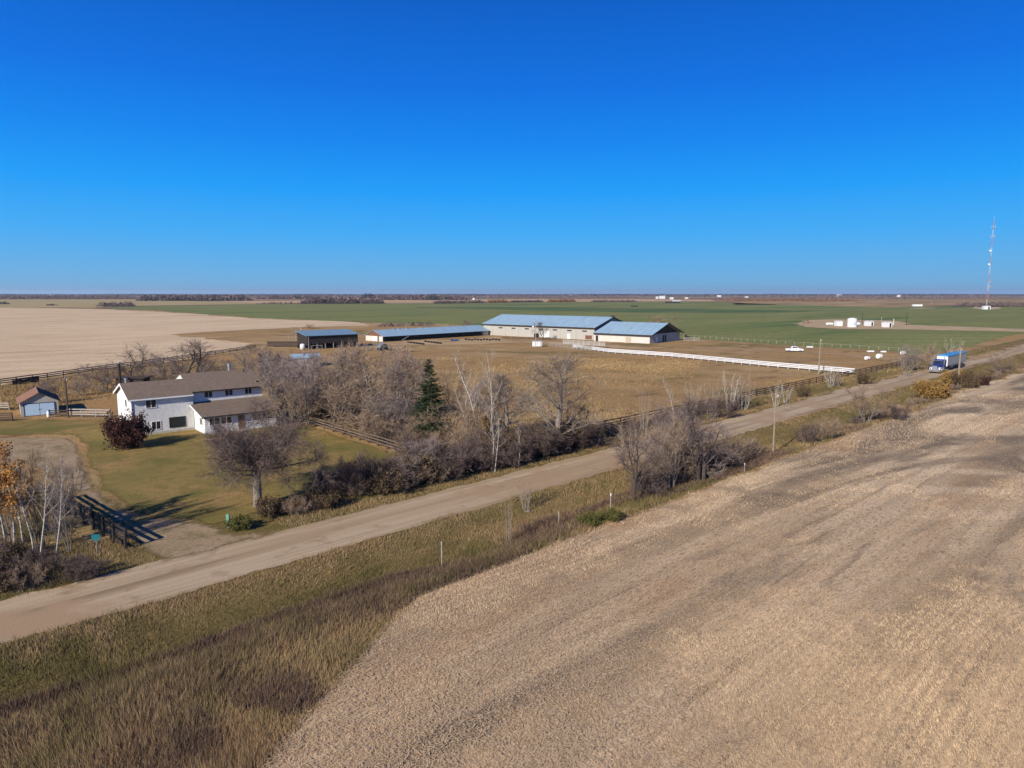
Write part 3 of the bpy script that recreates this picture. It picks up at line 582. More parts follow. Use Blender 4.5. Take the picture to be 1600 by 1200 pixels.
# ------------------------------------------------------------------ fences
def fence(pts,sp,h,rails,m,label,name='rail_fence',post=.16,rh=.16,cat='fence',group=None,side=0,seed=0,sag=.02,mp=None):
    rng=random.Random(seed); p0=Vector(pts[0]); root=thing(name,label,cat,(p0.x,p0.y,gz(*pts[0])),0,group)
    P=[]
    for i in range(len(pts)-1):
        a=Vector(pts[i]);b=Vector(pts[i+1]);n=max(1,round((b-a).length/sp))
        for k in range(n+(1 if i==len(pts)-2 else 0)): P.append(a+(b-a)*(k/n))
    for p in P:
        mb=MB(); q=p-p0; zz=gz(p.x,p.y)-root.location.z; lean=(rng.gauss(0,.03),rng.gauss(0,.03))
        hh=h*rng.uniform(.98,1.08)
        mb.tube((q.x,q.y,zz-.1),(q.x+lean[0]*hh,q.y+lean[1]*hh,zz+hh),post/2*1.1,post/2,6); mb.build('post',mp or m,root)
    for r in rails:
        mb=MB()
        for a,b in zip(P[:-1],P[1:]):
            d=(b-a).normalized(); n=Vector((-d.y,d.x))*(post/2+.02)
            za=gz(a.x,a.y)-root.location.z+r*h+rng.gauss(0,sag); zb=gz(b.x,b.y)-root.location.z+r*h+rng.gauss(0,sag)
            A=a-p0-n;B=b-p0-n; nn=n.normalized()*.025
            mb.add([(A.x-nn.x,A.y-nn.y,za),(B.x-nn.x,B.y-nn.y,zb),(B.x+nn.x,B.y+nn.y,zb),(A.x+nn.x,A.y+nn.y,za),
                    (A.x-nn.x,A.y-nn.y,za+rh),(B.x-nn.x,B.y-nn.y,zb+rh),(B.x+nn.x,B.y+nn.y,zb+rh),(A.x+nn.x,A.y+nn.y,za+rh)],
                   [(0,3,2,1),(4,5,6,7),(0,1,5,4),(1,2,6,5),(2,3,7,6),(3,0,4,7)])
        mb.build('rail',m,root)
    return root
M_dk2=mat('dark_brown_rails',(.060,.042,.034),rough=.85,noise=.25,nscale=3)
M_brn3=mat('weathered_brown_rails',(.12,.09,.07),rough=.9,noise=.25,nscale=3)
M_wh2=mat('white_vinyl_rails',(.60,.61,.62),rough=.4,noise=.03)
fence(gp([(-120,618),(0,603),(75,592.5),(165,579.5),(240,570),(300,561),(400,545.5)]),4.2,1.5,(.35,.62,.9),M_dk2,'long dark brown rail fence along the pale stubble field at left',rh=.22,post=.2,seed=1)
fence(gp([(20,602),(61,597)]),2.0,1.2,(.1,.3,.5,.7,.9),M_darkw,'short dark board windbreak just below the long field fence','board_fence',rh=.22,seed=2)
fence(gp([(106,651),(172,652)]),2.4,1.35,(.25,.55,.86),M_greyw,'grey weathered rail fence between the utility pole and the farmhouse',rh=.2,seed=3)
fence(gp([(78,651.5),(105,651)]),2.0,1.2,(.2,.5,.8),M_dk2,'short dark rail fence between the small garage and the pole',rh=.18,seed=4)
fence(gp([(-60,640),(15,641)]),2.6,1.3,(.3,.6,.88),M_greyw,'grey rail fence meeting the left side of the small garage',rh=.18,seed=5)
fence(gp([(-50,660),(20,658)]),2.4,1.3,(.2,.45,.7,.92),M_dk2,'dark rail fence in front of the garage at the left edge',rh=.18,seed=6)
fence([W(-33,50),W(-33.4,36),W(-34,19)],2.6,1.35,(.3,.6,.9),M_brn3,'weathered brown rail fence closing the lawn on its right side',rh=.17,post=.24,mp=M_dk2,seed=7)
fence([W(-68.6,8.4),W(-70.3,27)],2.2,1.6,(.12,.38,.64,.88),M_darkw,'tall black board fence at the driveway entrance','board_fence',rh=.2,post=.24,seed=8,sag=.04)
fence([W(-70.3,27),W(-79,29)],2.2,1.5,(.12,.38,.64,.88),M_darkw,'black board fence turning left behind the aspens','board_fence',rh=.18,post=.24,seed=9,sag=.04)
fence([W(-18,12.4),W(30,12.4),W(80,12.6),W(128,11.6)],3.6,1.35,(.3,.6,.9),M_dk2,'long dark rail fence between the pasture and the gravel road',rh=.16,seed=10)
fence(gp([(1335,585),(1200,573.5),(1050,558.5),(950,551.5),(895,544)]),3.0,1.4,(.30,.58,.88),M_wh2,'bright white three rail horse fence across the pasture',rh=.26,post=.14,seed=11,sag=.01)
for k,(a,b,l) in enumerate((((858,541),(893,545),'grey pipe pen panels at the far left end of the white fence'),((880,537),(945,541),'pale pipe pen panels between the white fence and the barn'),((893,545),(925,548),'grey pipe pen panels joined to the white fence'))):
    fence(gp([a,b]),2.4,1.6,(.1,.35,.6,.92),M_wh2 if k==1 else M_greyw,l,'pen_panels',post=.1,rh=.10,seed=12+k)
fence(gp([(1068,527),(1110,530),(1200,536.5),(1300,542),(1420,549.5)]),3.4,1.2,(.9,),M_greyw,'line of old posts along the near edge of the green field','post_fence',rh=.05,post=.16,seed=20)
fence(gp([(1068,533),(1093,533.5)]),2.2,1.7,(.1,.3,.5,.7,.9),M_greyw,'grey pipe panels beside the right end of the low barn','pen_panels',post=.12,rh=.10,seed=21)
fence(gp([(1070,527),(1078,531)]),2.0,1.3,(.2,.5,.8),M_darkw,'dark boards stacked at the right corner of the low barn','board_fence',rh=.3,seed=22)
fence(gp([(418,542),(470,541.5)]),3.2,2.0,(.1,.3,.5,.7,.85),M_dk2,'dark blue brown plank pen left of the machine shed','board_fence',rh=.35,seed=23)
fence(gp([(440,536),(472,531),(470,520)]),3.4,3.0,(.95,),M_greyw,'tall grey poles standing behind the plank pen','post_fence',rh=.1,seed=24)
fence(gp([(395,516),(470,514),(560,508),(700,510)]),5,1.3,(.5,.9),M_greyw,'thin wire fence between the pale stubble and the green field','wire_fence',rh=.05,post=.14,seed=25)
fence(gp([(785,530),(860,531)]),2.5,1.1,(.4,.8),M_dk2,'dark low rail in front of the beige arena wall',rh=.2,seed=26)
# ------------------------------------------------------------------ poles
def pole(px,py,top,label,r=.16,m=None,extra=None,name='utility_pole',cat='pole'):
    x,y=G(px,py); d=(py-459); hh=(py-top)/d*CH*1.0; z=gz(x,y)
    t=thing(name,label,cat,(x,y,z)); mb=MB(); mb.tube((0,0,-.2),(0,0,hh-z),r,r*.65,8); mb.build('shaft',m or M_polew,t)
    if extra: extra(t,hh)
    return t
def cap(t,h): m=MB(); m.tube((0,0,h),(0,0,h+.15),.11,.03,8); m.build('cap',M_steel,t); m=MB(); m.tube((0,0,h-.5),(.25,0,h-.25),.03,.03,5); m.tube((.25,0,h-.25),(.25,0,h-.1),.06,.06,6); m.build('insulator',M_lamp,t)
pole(1208,703,607,'wooden utility pole on the near verge left of the rose bush',extra=cap,r=.13)
pole(1496,606,541,'wooden utility pole in front of the blue topped trailer',extra=cap,r=.22)
pole(1279,585,530,'bare wooden utility pole rising behind the white fence end',extra=cap,r=.2)
pole(107,652,590,'dark utility pole between the garage and the grey fence',r=.14,m=M_dk2,extra=cap)
def yard(t,h): m=MB(); m.tube((0,0,h-2.6),(-.9,0,h-2.3),.05); m.build('bracket',M_steel,t); m=MB(); m.lathe([(0,0),(.4,.05),(.35,.5),(0,.6)],(-1,0,h-2.9),10); m.build('lamp_shade',M_lamp,t)
pole(837,543,499,'tall pole with yard light behind the white box shed',extra=yard,r=.13,m=M_greyw)
pole(1416,508,487,'dark thin pole at the right end of the oil lease',r=.2,m=M_darkw,extra=cap)
pole(1347,507,487.5,'thin dark pole behind the white lease tank',r=.16,m=M_darkw)
pole(1377,507,495.5,'short grey post between the two small lease sheds',r=.22,m=M_steel,name='vent_post',cat='post')
pole(1396,508,498,'short white post at the corner of the right lease shed',r=.22,m=M_white,name='vent_post',cat='post')
pole(1455,476.5,468,'lone distant pole right of the small white tank',r=.5,m=M_polew)
# road markers
def marker(px,py,top,label,m=M_white):
    x,y=G(px,py); z=gz(x,y); hh=(py-top)/(py-459)*CH+abs(z)*.0
    t=thing('marker_post',label,'marker post',(x,y,z)); mb=MB(); mb.box(-.035,.035,-.015,.015,0,hh*.75-z); mb.build('stake',M_greyw,t); mb=MB(); mb.box(-.05,.05,-.022,.022,hh*.75-z+.003,hh-z); mb.build('tip',m,t)
marker(1163,737,723,'white tipped marker post right of the bare roadside trees'); marker(954,787,770,'pale marker post left of the bare roadside trees'); marker(690,868,845,'pale marker stake in the ditch below the road',M_greyw)
marker(873,808,799,'short pale stake at the top edge of the dark weeds',M_greyw)
# sign and pedestal
x,y=G(152,866); t=thing('address_sign','teal rural address sign on a post below the black fence','sign',(x,y,0),R(8))
m=MB(); m.tube((0,0,0),(0,0,1.6),.035,n=6); m.build('post',M_steel,t); m=MB(); m.box(-.3,.3,-.05,-.036,1.15,1.6); m.build('panel',M_teal,t)
x,y=G(357,824); t=thing('utility_pedestal','pale green utility pedestal beside the road at the lawn corner','pedestal',(x,y,0))
m=MB(); m.box(-.13,.13,-.1,.1,0,1.05); m.build('cabinet',M_pedg,t,bevel=.02); m=MB(); m.box(-.15,.15,-.12,.12,1.052,1.16); m.build('cap',M_pedg,t,bevel=.02)
# ------------------------------------------------------------------ truck and trailer
def wheel(parent,x,y,r,wd,name='wheel'):
    m=MB(); s=1 if y>0 else -1
    m.lathe([(r*.55,-wd/2),(r*.93,-wd/2),(r,-wd/3),(r,wd/3),(r*.93,wd/2),(r*.55,wd/2)],(x,y,r),18,'y'); o=m.build(name,M_black,parent,smooth=False)
    m=MB(); m.lathe([(0,s*wd*.2),(r*.2,s*wd*.35),(r*.3,s*wd*.15),(r*.56,s*wd*.42),(r*.56,-s*wd*.3),(0,-s*wd*.3)],(x,y,r),14,'y'); m.build('rim',M_chrome,o)
    return o
def build_truck():
    s0,w0=113.5,-.2; x,y=W(s0,w0)
    # local +x = driving direction (towards the viewer), i.e. -u
    t=thing('semi_truck','blue semi truck with chrome bumper hauling a blue tarped grain trailer','truck',(x,y,0.02),RA+math.pi)
    m=MB(); m.box(-8.6,-.3,-.45,.45,.75,1.0); m.build('chassis',M_steel,t)
    # hood: tapered, blue with chrome grille
    m=MB(); m.add([(-2.6,-.95,1.05),(-2.6,.95,1.05),(-.35,.62,1.05),(-.35,-.62,1.05),(-2.6,-.95,2.25),(-2.6,.95,2.25),(-.35,.55,1.85),(-.35,-.55,1.85)],[(0,1,2,3),(4,7,6,5),(0,4,5,1),(1,5,6,2),(2,6,7,3),(3,7,4,0)]); m.build('hood',M_blueP,t,bevel=.08)
    m=MB(); m.box(-.34,-.26,-.56,.56,.95,1.92); g=m.build('grille',M_chrome,t,bevel=.03)
    m=MB(); [m.box(-.255,-.235,-.5,.5,1.05+k*.1,1.09+k*.1) for k in range(8)]; m.build('grille_bar',M_steel,g)
    m=MB(); m.box(-.3,.05,-1.22,1.22,.42,.9); m.build('bumper',M_chrome,t,bevel=.06)
    for sy in (-1,1):
        m=MB(); m.prism([(-2.3,.75),(-2.25,1.15),(-1.9,1.45),(-1.1,1.48),(-.5,1.3),(-.3,.95),(-.45,.92),(-.7,1.15),(-1.2,1.3),(-1.8,1.28),(-2.1,1.05),(-2.15,.75)],sy*.64 if sy>0 else -1.2,1.2 if sy>0 else -.64,'y'); m.build('fender',M_carW if sy<0 else M_carW,t)
        m=MB(); m.lathe([(0,0),(.17,0),(.17,-.2),(0,-.25)],(-.15,sy*.88,1.2),12,'x'); m.build('headlight',M_chrome,t)
        m=MB(); m.tube((-3.6,sy*1.16,1.0),(-3.6,sy*1.16,4.05),.09,n=10); m.build('exhaust_stack',M_chrome,t)
        m=MB(); m.lathe([(0,-.75),(.34,-.75),(.34,.75),(0,.75)],(-3.4,sy*.95,.85),14,'x'); m.build('fuel_tank',M_chrome,t)
        m=MB(); m.box(-2.75,-2.65,sy*1.42-.1,sy*1.42+.1,2.2,2.75); m.build('mirror',M_chrome,t)
        wheel(t,-1.3,sy*1.02,.52,.3)
        for xx in (-6.2,-7.55): wheel(t,xx,sy*.95,.52,.55)
    m=MB(); m.add([(-4.2,-1.02,1.0),(-4.2,1.02,1.0),(-2.6,1.0,1.0),(-2.6,-1.0,1.0),(-4.2,-.98,3.05),(-4.2,.98,3.05),(-2.95,.92,3.05),(-2.95,-.92,3.05),(-2.6,-.98,2.26),(-2.6,.98,2.26)],
       [(0,1,2,3),(4,7,6,5),(0,4,5,1),(1,5,6,9,2),(0,3,8,7,4),(3,2,9,8),(8,9,6,7)]); c=m.build('cab',M_blueP,t,bevel=.05)
    m=MB(); m.add([(-2.60,-.86,2.31),(-2.60,.86,2.31),(-2.90,.82,2.94),(-2.90,-.82,2.94),(-2.57,-.86,2.33),(-2.57,.86,2.33),(-2.87,.82,2.96),(-2.87,-.82,2.96)],[(0,1,2,3),(4,7,6,5),(0,4,5,1),(1,5,6,2),(2,6,7,3),(3,7,4,0)]); m.build('windshield',M_glass,c)
    m=MB(); m.box(-2.95,-2.5,-1.0,1.0,2.98,3.08); m.build('visor',M_chrome,c)
    for sy in (-1,1): m=MB(); m.box(-3.7,-2.95,min(sy*1.0,sy*1.045),max(sy*1.0,sy*1.045),2.15,2.8); m.build('side_window',M_glass,c)
    m=MB(); m.box(-6.0,-4.22,-1.15,1.15,1.0,3.3); m.build('sleeper',M_blueP,t,bevel=.12)
    # trailer
    X0=-6.6; X1=-24.5
    m=MB(); m.prism([(X0,1.55),(X0,3.95),(X1,3.95),(X1,1.55),(X1+4,1.2),(X1+5.5,.75),(X1+7,1.2),(X0-6,1.2),(X0-4.5,.75),(X0-3.0,1.3)],-1.27,1.27,'y'); tr=m.build('trailer',M_alu,t)
    m=MB(); m.box(X0+.002,X0+.08,-1.22,1.22,1.4,3.9); m.build('front_wall',M_carW,tr)
    m=MB(); n=10; P=[(1.32*math.cos(math.pi*k/n),3.98+.38*math.sin(math.pi*k/n)) for k in range(n+1)]; m.prism(P,X0+.1,X1-.05,'x'); m.build('tarp',M_tarp,tr)
    for sy in (-1,1):
        m=MB()
        for k in range(24): xx=X0-.4-k*.74; m.box(xx-.06,xx,min(sy*1.272,sy*1.34),max(sy*1.272,sy*1.34),1.6,3.9)
        m.box(X1,X0,min(sy*1.272,sy*1.36),max(sy*1.272,sy*1.36),3.903,4.0); m.build('rib',M_alu,tr)
    for sy in (-1,1):
        for xx in (X1+1.2,X1+2.5,X1+3.8): wheel(tr,xx,sy*.95,.5,.55)
    m=MB(); m.box(X1,X1+6,-.5,.5,.9,1.05); m.build('subframe',M_steel,tr)
build_truck()
def build_pickup():
    x,y=G(1241,549.5); t=thing('pickup_truck','white crew cab pickup parked on the yard track','pickup',(x,y,.02),R(-14))
    P=[(-2.9,.55),(-2.92,1.12),(-1.05,1.15),(-.95,1.15),(.95,1.15),(1.3,1.18),(2.65,1.02),(2.85,.85),(2.85,.5),(2.4,.42),(-2.5,.42)]
    m=MB(); m.prism(P,-.98,.98,'y'); b=m.build('body',M_carW,t,bevel=.06)
    m=MB(); m.add([(-1.1,-.92,1.16),(-1.1,.92,1.16),(1.45,.92,1.16),(1.45,-.92,1.16),(-.85,-.75,1.88),(-.85,.75,1.88),(.6,.75,1.88),(.6,-.75,1.88)],[(0,3,2,1),(4,5,6,7),(0,1,5,4),(1,2,6,5),(2,3,7,6),(3,0,4,7)]); c=m.build('cab',M_carW,t,bevel=.06)
    for sy in (-1,1):
        m=MB()
        for a0,a1,b0,b1 in ((-.82,.02,-.68,.02),(.1,1.05,.1,.55)):
            y0=.925;y1=.80; m.add([(a0,sy*y0,1.26),(a1,sy*y0,1.26),(b1,sy*y1,1.78),(b0,sy*y1,1.78)],[(0,1,2,3)])
        m.build('side_window',M_glass,c)
        for xx in (-1.85,1.95): wheel(t,xx,sy*.88,.42,.28)
        m=MB(); m.box(2.82,2.88,sy*.75-.15,sy*.75+.15,.75,.95); m.build('headlight',M_lamp,t)
    m=MB(); m.add([(1.42,-.84,1.24),(1.42,.84,1.24),(.68,.72,1.82),(.68,-.72,1.82)],[(0,1,2,3)]); m.build('windshield',M_glass,c)
    m=MB(); m.box(-2.8,-1.15,-.85,.85,1.121,1.16); m.build('bed_cover',M_black,t)
    m=MB(); m.box(2.86,2.98,-.95,.95,.45,.68); m.build('bumper',M_chrome,t)
    m=MB(); m.box(2.851,2.89,-.55,.55,.7,.95); m.build('grille',M_black,t)
build_pickup()
# ------------------------------------------------------------------ oil lease
x,y=G(1331,511); t=thing('storage_tank','tall white round storage tank on the oil lease','tank',(x,y,0),R(10))
m=MB(); m.lathe([(0,0),(2.7,0),(2.7,5.0),(1.3,5.5),(0,5.6)],n=28); m.build('shell',M_white,t,smooth=False)
m=MB(); [m.box(2.72,2.9,-.3,-.25,.2,5.3),m.box(2.72,2.9,.25,.3,.2,5.3)]; [m.box(2.72,2.9,-.25,.25,.4+k*.4,.45+k*.4) for k in range(12)]; m.build('ladder',M_steel,t)
m=MB(); m.box(-1.0,.4,-2.9,-2.5,1.5,3.2); m.build('panel',M_blue,t)
def lshed(px,py,w,h,d,label,a=0,dr=True,roof=M_white):
    x,y=G(px,py); t=thing('lease_shed',label,'shed',(x,y,0),R(a)); m=MB(); m.box(0,w,0,d,0,h); m.build('wall',M_white,t)
    m=MB(); m.prism([(-.15,h+.02),(d+.15,h+.02),(d/2,h+.45)],-.15,w+.15,'x'); m.build('roof',roof,t)
    if dr: m=MB(); m.box(w*.6,w*.6+w*.25,-.06,-.002,.1,h*.85); m.build('door',M_black,t)
    return t
lshed(1307,509.5,3.8,2.9,3.5,'white box shed left of the tall white tank',0,False)
lshed(1356,509.5,4.2,2.8,3.5,'middle small white shed on the oil lease',12)
lshed(1384,511.5,4.4,2.9,3.5,'right hand small white shed on the oil lease',12)
for k,(px,py,rr,l) in enumerate(((1338,509.5,1.0,'white horizontal vessel at the foot of the white tank'),(1296,509,.8,'small pale vessel left of the lease buildings'))):
    x,y=G(px,py); t=thing('vessel',l,'vessel',(x,y,0)); m=MB(); m.lathe([(0,-2.4),(rr*.8,-2.1),(rr,-1.6),(rr,1.6),(rr*.8,2.1),(0,2.4)],(0,0,rr+.4),14,'x'); m.build('tank',M_white,t,smooth=True); m=MB(); m.box(-1.6,-1.3,-.6,.6,0,.8); m.box(1.3,1.6,-.6,.6,0,.8); m.build('saddle',M_steel,t)
x,y=G(1262,505); t=thing('pump_jack','low rusty brown pump equipment at the left of the lease','pump',(x,y,0),R(10))
m=MB(); m.box(-3,3,-.6,.6,0,.4); m.build('base',M_brownw,t); m=MB(); m.tube((-1,-.5,.4),(0,0,2.2),.15); m.tube((1,.5,.4),(0,0,2.2),.15); m.build('frame',M_brownw,t); m=MB(); m.tube((-2.6,0,1.8),(2.6,0,2.6),.2,.2); m.build('beam',M_brownw,t)
x,y=G(1433,479.5); t=thing('white_trailer','tiny white box trailer on a distant lease','trailer',(x,y,0)); m=MB(); m.box(-7,7,-2,2,.8,3.8); m.build('body',M_white,t); m=MB(); m.box(-5,5,-1.5,1.5,0,.798); m.build('skid',M_darkw,t)
# --- communication tower
def tower():
    x,y=G(1541,481.2); H_=121.0; t=thing('radio_tower','tall red and white guyed lattice radio tower beside a white hut','tower',(x,y,0))
    n=10; A=[0,2*math.pi/3,4*math.pi/3]; hw=.75
    for k in range(n):
        z0=H_*k/n+.02; z1=H_*(k+1)/n; m=MB()
        for a in A: m.tube((hw*math.cos(a),hw*math.sin(a),z0),(hw*math.cos(a),hw*math.sin(a),z1),.085,n=4)
        q=5
        for j in range(q):
            za=z0+(z1-z0)*j/q; zb=z0+(z1-z0)*(j+1)/q
            for i in range(3):
                a=A[i];b=A[(i+1)%3]; m.tube((hw*math.cos(a),hw*math.sin(a),za),(hw*math.cos(b),hw*math.sin(b),zb),.06,n=3,caps=False)
        m.build('mast_section',M_red if k%2 else M_greyp,t)
    for z in (H_-9,H_-22):
        m=MB(); m.tube((0,0,z),(0,0,z+.4),2.2,2.2,12); m.build('platform',M_steel,t)
        for a in (0,1.05,2.1,3.14,4.2,5.25): m=MB(); m.tube((2.3*math.cos(a),2.3*math.sin(a),z-1.2),(2.3*math.cos(a),2.3*math.sin(a),z+2.2),.2,n=5); m.build('antenna',M_greyp,t)
    for z,sx in ((H_-41,-1),(H_-60,-1),(H_-84,1),(H_-91,1)): m=MB(); m.lathe([(0,0),(1.3,.1),(1.5,.8),(0,.8)],(sx*1.6,-.8,z),12,'y'); m.build('dish',M_white if z>50 else M_greyw,t)
    m=MB(); m.tube((0,0,H_),(0,0,H_+7),.2,n=5); m.build('lightning_rod',M_steel,t)
    t2=lshed(1538,483.5,8,4.2,5,'white equipment hut at the foot of the tall tower',0)
    f=fence(gp([(1522,483),(1560,483.6)]),6,2.2,(.5,.95),M_steel,'pale security fence beside the tower hut','mesh_fence',post=.25,rh=.25)
tower()
# --- far farmsteads
def far_shed(px,py,w,h,d,label,wall=M_white,roof=M_white,nm='farm_building'):
    x,y=G(px,py); t=thing(nm,label,'building',(x,y,0),R(5)); m=MB(); m.prism([(0,0),(d,0),(d,h),(d/2,h*1.4),(0,h)],-w/2,w/2,'x'); m.build('wall',wall,t)
    m=MB(); m.prism([(-.6,h-.1),(d/2,h*1.42),(d+.6,h-.1),(d+.6,h+.3),(d/2,h*1.42+.4),(-.6,h+.3)],-w/2-.5,w/2+.5,'x'); m.build('roof',roof,t)
far_shed(1035,466.8,22,8,14,'white distant farm building right of the dark spruces'); far_shed(1027,466.8,9,6,10,'small white distant house at the left of its farmyard')
far_shed(1050,467.6,12,5,10,'low pale distant shed right of the white farm building'); far_shed(1057,473.2,18,3.5,8,'low white roofed shed at the far edge of the green field',M_darkw,M_white)
far_shed(1048,473.4,22,2.2,5,'dark low sheds beside the far white roofed shed',M_darkw,M_darkw)
far_shed(1073,466.8,12,4,8,'pale distant shed on the tan plain'); far_shed(1124,464.2,22,8,14,'white distant barn among the far trees'); far_shed(1167,465.5,16,5,9,'pale distant shed near the far right woods')
far_shed(1312,463.2,34,10,20,'white far farmhouse on the purple horizon woods'); far_shed(1405,464,20,9,10,'tiny white far silo building under the horizon'); far_shed(80,463,22,8,12,'white far farm building at the left horizon'); far_shed(892,462.6,26,8,14,'pale far barn above the reddish bushes')
far_shed(740,468.6,6,4,5,'tiny white speck of a hut in the tan field')
# ------------------------------------------------------------------ yard clutter
def tyre(px,py,label,group,r=.62,m=None):
    x,y=G(px,py); o=thing('feed_tub',label,'tub',(x,y,0),random.random()*6,group)
    b=MB(); b.lathe([(r*.55,.02),(r*.95,0),(r,.15),(r*.98,.6),(r*.86,.62),(r*.84,.12),(r*.55,.10)],n=14); b.lathe([(0,.05),(r*.56,.06)],n=14); b.build('tub',m or M_black,o)
for k in range(6): tyre(638+k*4.6,535.5+k*.6,'black round tub in the left half of the long yard row','black tubs in rows in the yard',.56)
for k in range(6): tyre(665+k*4.6,534.3+k*.6,'black round tub in the right half of the long yard row','black tubs in rows behind',.56)
for k in range(12): tyre(728+k*4.7,531.0+(k%3)*.5,'black round tub in the row before the long stable','black tubs before the stable',.56)
for k in range(3): tyre(706+k*4.2,532.6+(k%2)*.5,'dark blue tub between the two black rows','blue tubs in the yard',.56,M_bluetub)
for px,py,r,l in ((1355,562,.55,'left round white wrapped bale in the pasture corner'),(1373.5,560,.75,'largest round white wrapped bale in the pasture corner'),(1411,554,.65,'pale round bale beside the roadside saplings')):
    x,y=G(px,py); o=thing('wrapped_bale',l,'bale',(x,y,0),R(20)); m=MB(); m.lathe([(0,-.7),(r*.9,-.7),(r,-.55),(r,.55),(r*.9,.7),(0,.7)],(0,0,r*.95),20,'x'); m.build('bale',M_bale,o,smooth=False); m=MB(); m.lathe([(r*1.005,-.1),(r*1.02,-.1),(r*1.02,.1),(r*1.005,.1)],(0,0,r*.95),20,'x'); m.build('wrap_seam',M_greyw,o)
for px,py,w,l in ((1360,550.5,2.2,'long white trough along the field posts'),(1265,543.5,2.2,'white trough right of the parked pickup'),(1380,551,1.6,'short white trough near the field posts')):
    x,y=G(px,py); o=thing('water_trough',l,'trough',(x,y,0)); m=MB(); m.box(-w/2,w/2,-.4,.4,.15,.2); m.box(-w/2,w/2,-.4,-.34,.2,.6); m.box(-w/2,w/2,.34,.4,.2,.6); m.box(-w/2,-w/2+.06,-.34,.34,.2,.6); m.box(w/2-.06,w/2,-.34,.34,.2,.6); m.build('basin',M_white,o); m=MB(); m.box(-w/2+.2,-w/2+.4,-.35,.35,0,.148); m.box(w/2-.4,w/2-.2,-.35,.35,0,.148); m.build('skid',M_greyw,o)
# ------------------------------------------------------------------ trees and bushes
R_twigG=ramp_mat('grey_purple_twigs',[(.10,.075,.07),(.18,.145,.135),(.27,.22,.205),(.36,.30,.28)])
R_twigD=ramp_mat('dark_twigs',[(.04,.03,.028),(.09,.065,.06),(.15,.11,.10),(.22,.17,.15)])
R_twigT=ramp_mat('tan_twigs',[(.13,.09,.06),(.24,.17,.12),(.32,.24,.17),(.38,.29,.21)])
R_twigP=ramp_mat('pale_twigs',[(.28,.24,.20),(.38,.34,.29),(.48,.43,.37)])
R_leafO=ramp_mat('orange_leaves',[(.24,.10,.025),(.38,.17,.04),(.50,.25,.06),(.46,.30,.08)])
R_leafY=ramp_mat('golden_leaves',[(.13,.075,.03),(.26,.15,.045),(.36,.22,.065),(.20,.14,.05)])
R_leafR=ramp_mat('maroon_leaves',[(.022,.010,.010),(.05,.020,.018),(.09,.038,.032)])
R_leafG=ramp_mat('green_leaves',[(.05,.055,.015),(.10,.10,.028),(.17,.16,.05)])
R_leafB=ramp_mat('brown_leaves',[(.05,.035,.02),(.10,.07,.04),(.17,.12,.06)])
R_need=ramp_mat('spruce_needles',[(.010,.018,.008),(.025,.045,.016),(.055,.08,.028)])
M_barkG=mat('grey_bark',(.20,.17,.15),rough=.95,col2=(.10,.08,.07),nscale=4,stretch=(3,3,.6),bump=.01)
M_barkL=mat('pale_grey_bark',(.36,.32,.28),rough=.95,col2=(.20,.17,.14),nscale=5,stretch=(3,3,.6),bump=.01)
M_barkW=mat('white_aspen_bark',(.50,.47,.41),rough=.8,col2=(.20,.17,.14),nscale=3,stretch=(1,1,2.2)); 
M_barkM=mat('mid_grey_bark',(.26,.22,.185),rough=.95,col2=(.14,.115,.10),nscale=5,stretch=(3,3,.6),bump=.01)
R_twigM=ramp_mat('mid_grey_twigs',[(.15,.12,.10),(.23,.19,.155),(.32,.27,.22)])
M_barkD=mat('dark_bark',(.07,.055,.048),rough=.95,noise=.3,nscale=4)
def basis(d):
    a=d.orthogonal().normalized(); return a,d.cross(a)
def turn(rng,d,ang):
    a,b=basis(d); t=rng.uniform(0,2*math.pi); return (d*math.cos(ang)+(a*math.cos(t)+b*math.sin(t))*math.sin(ang)).normalized()
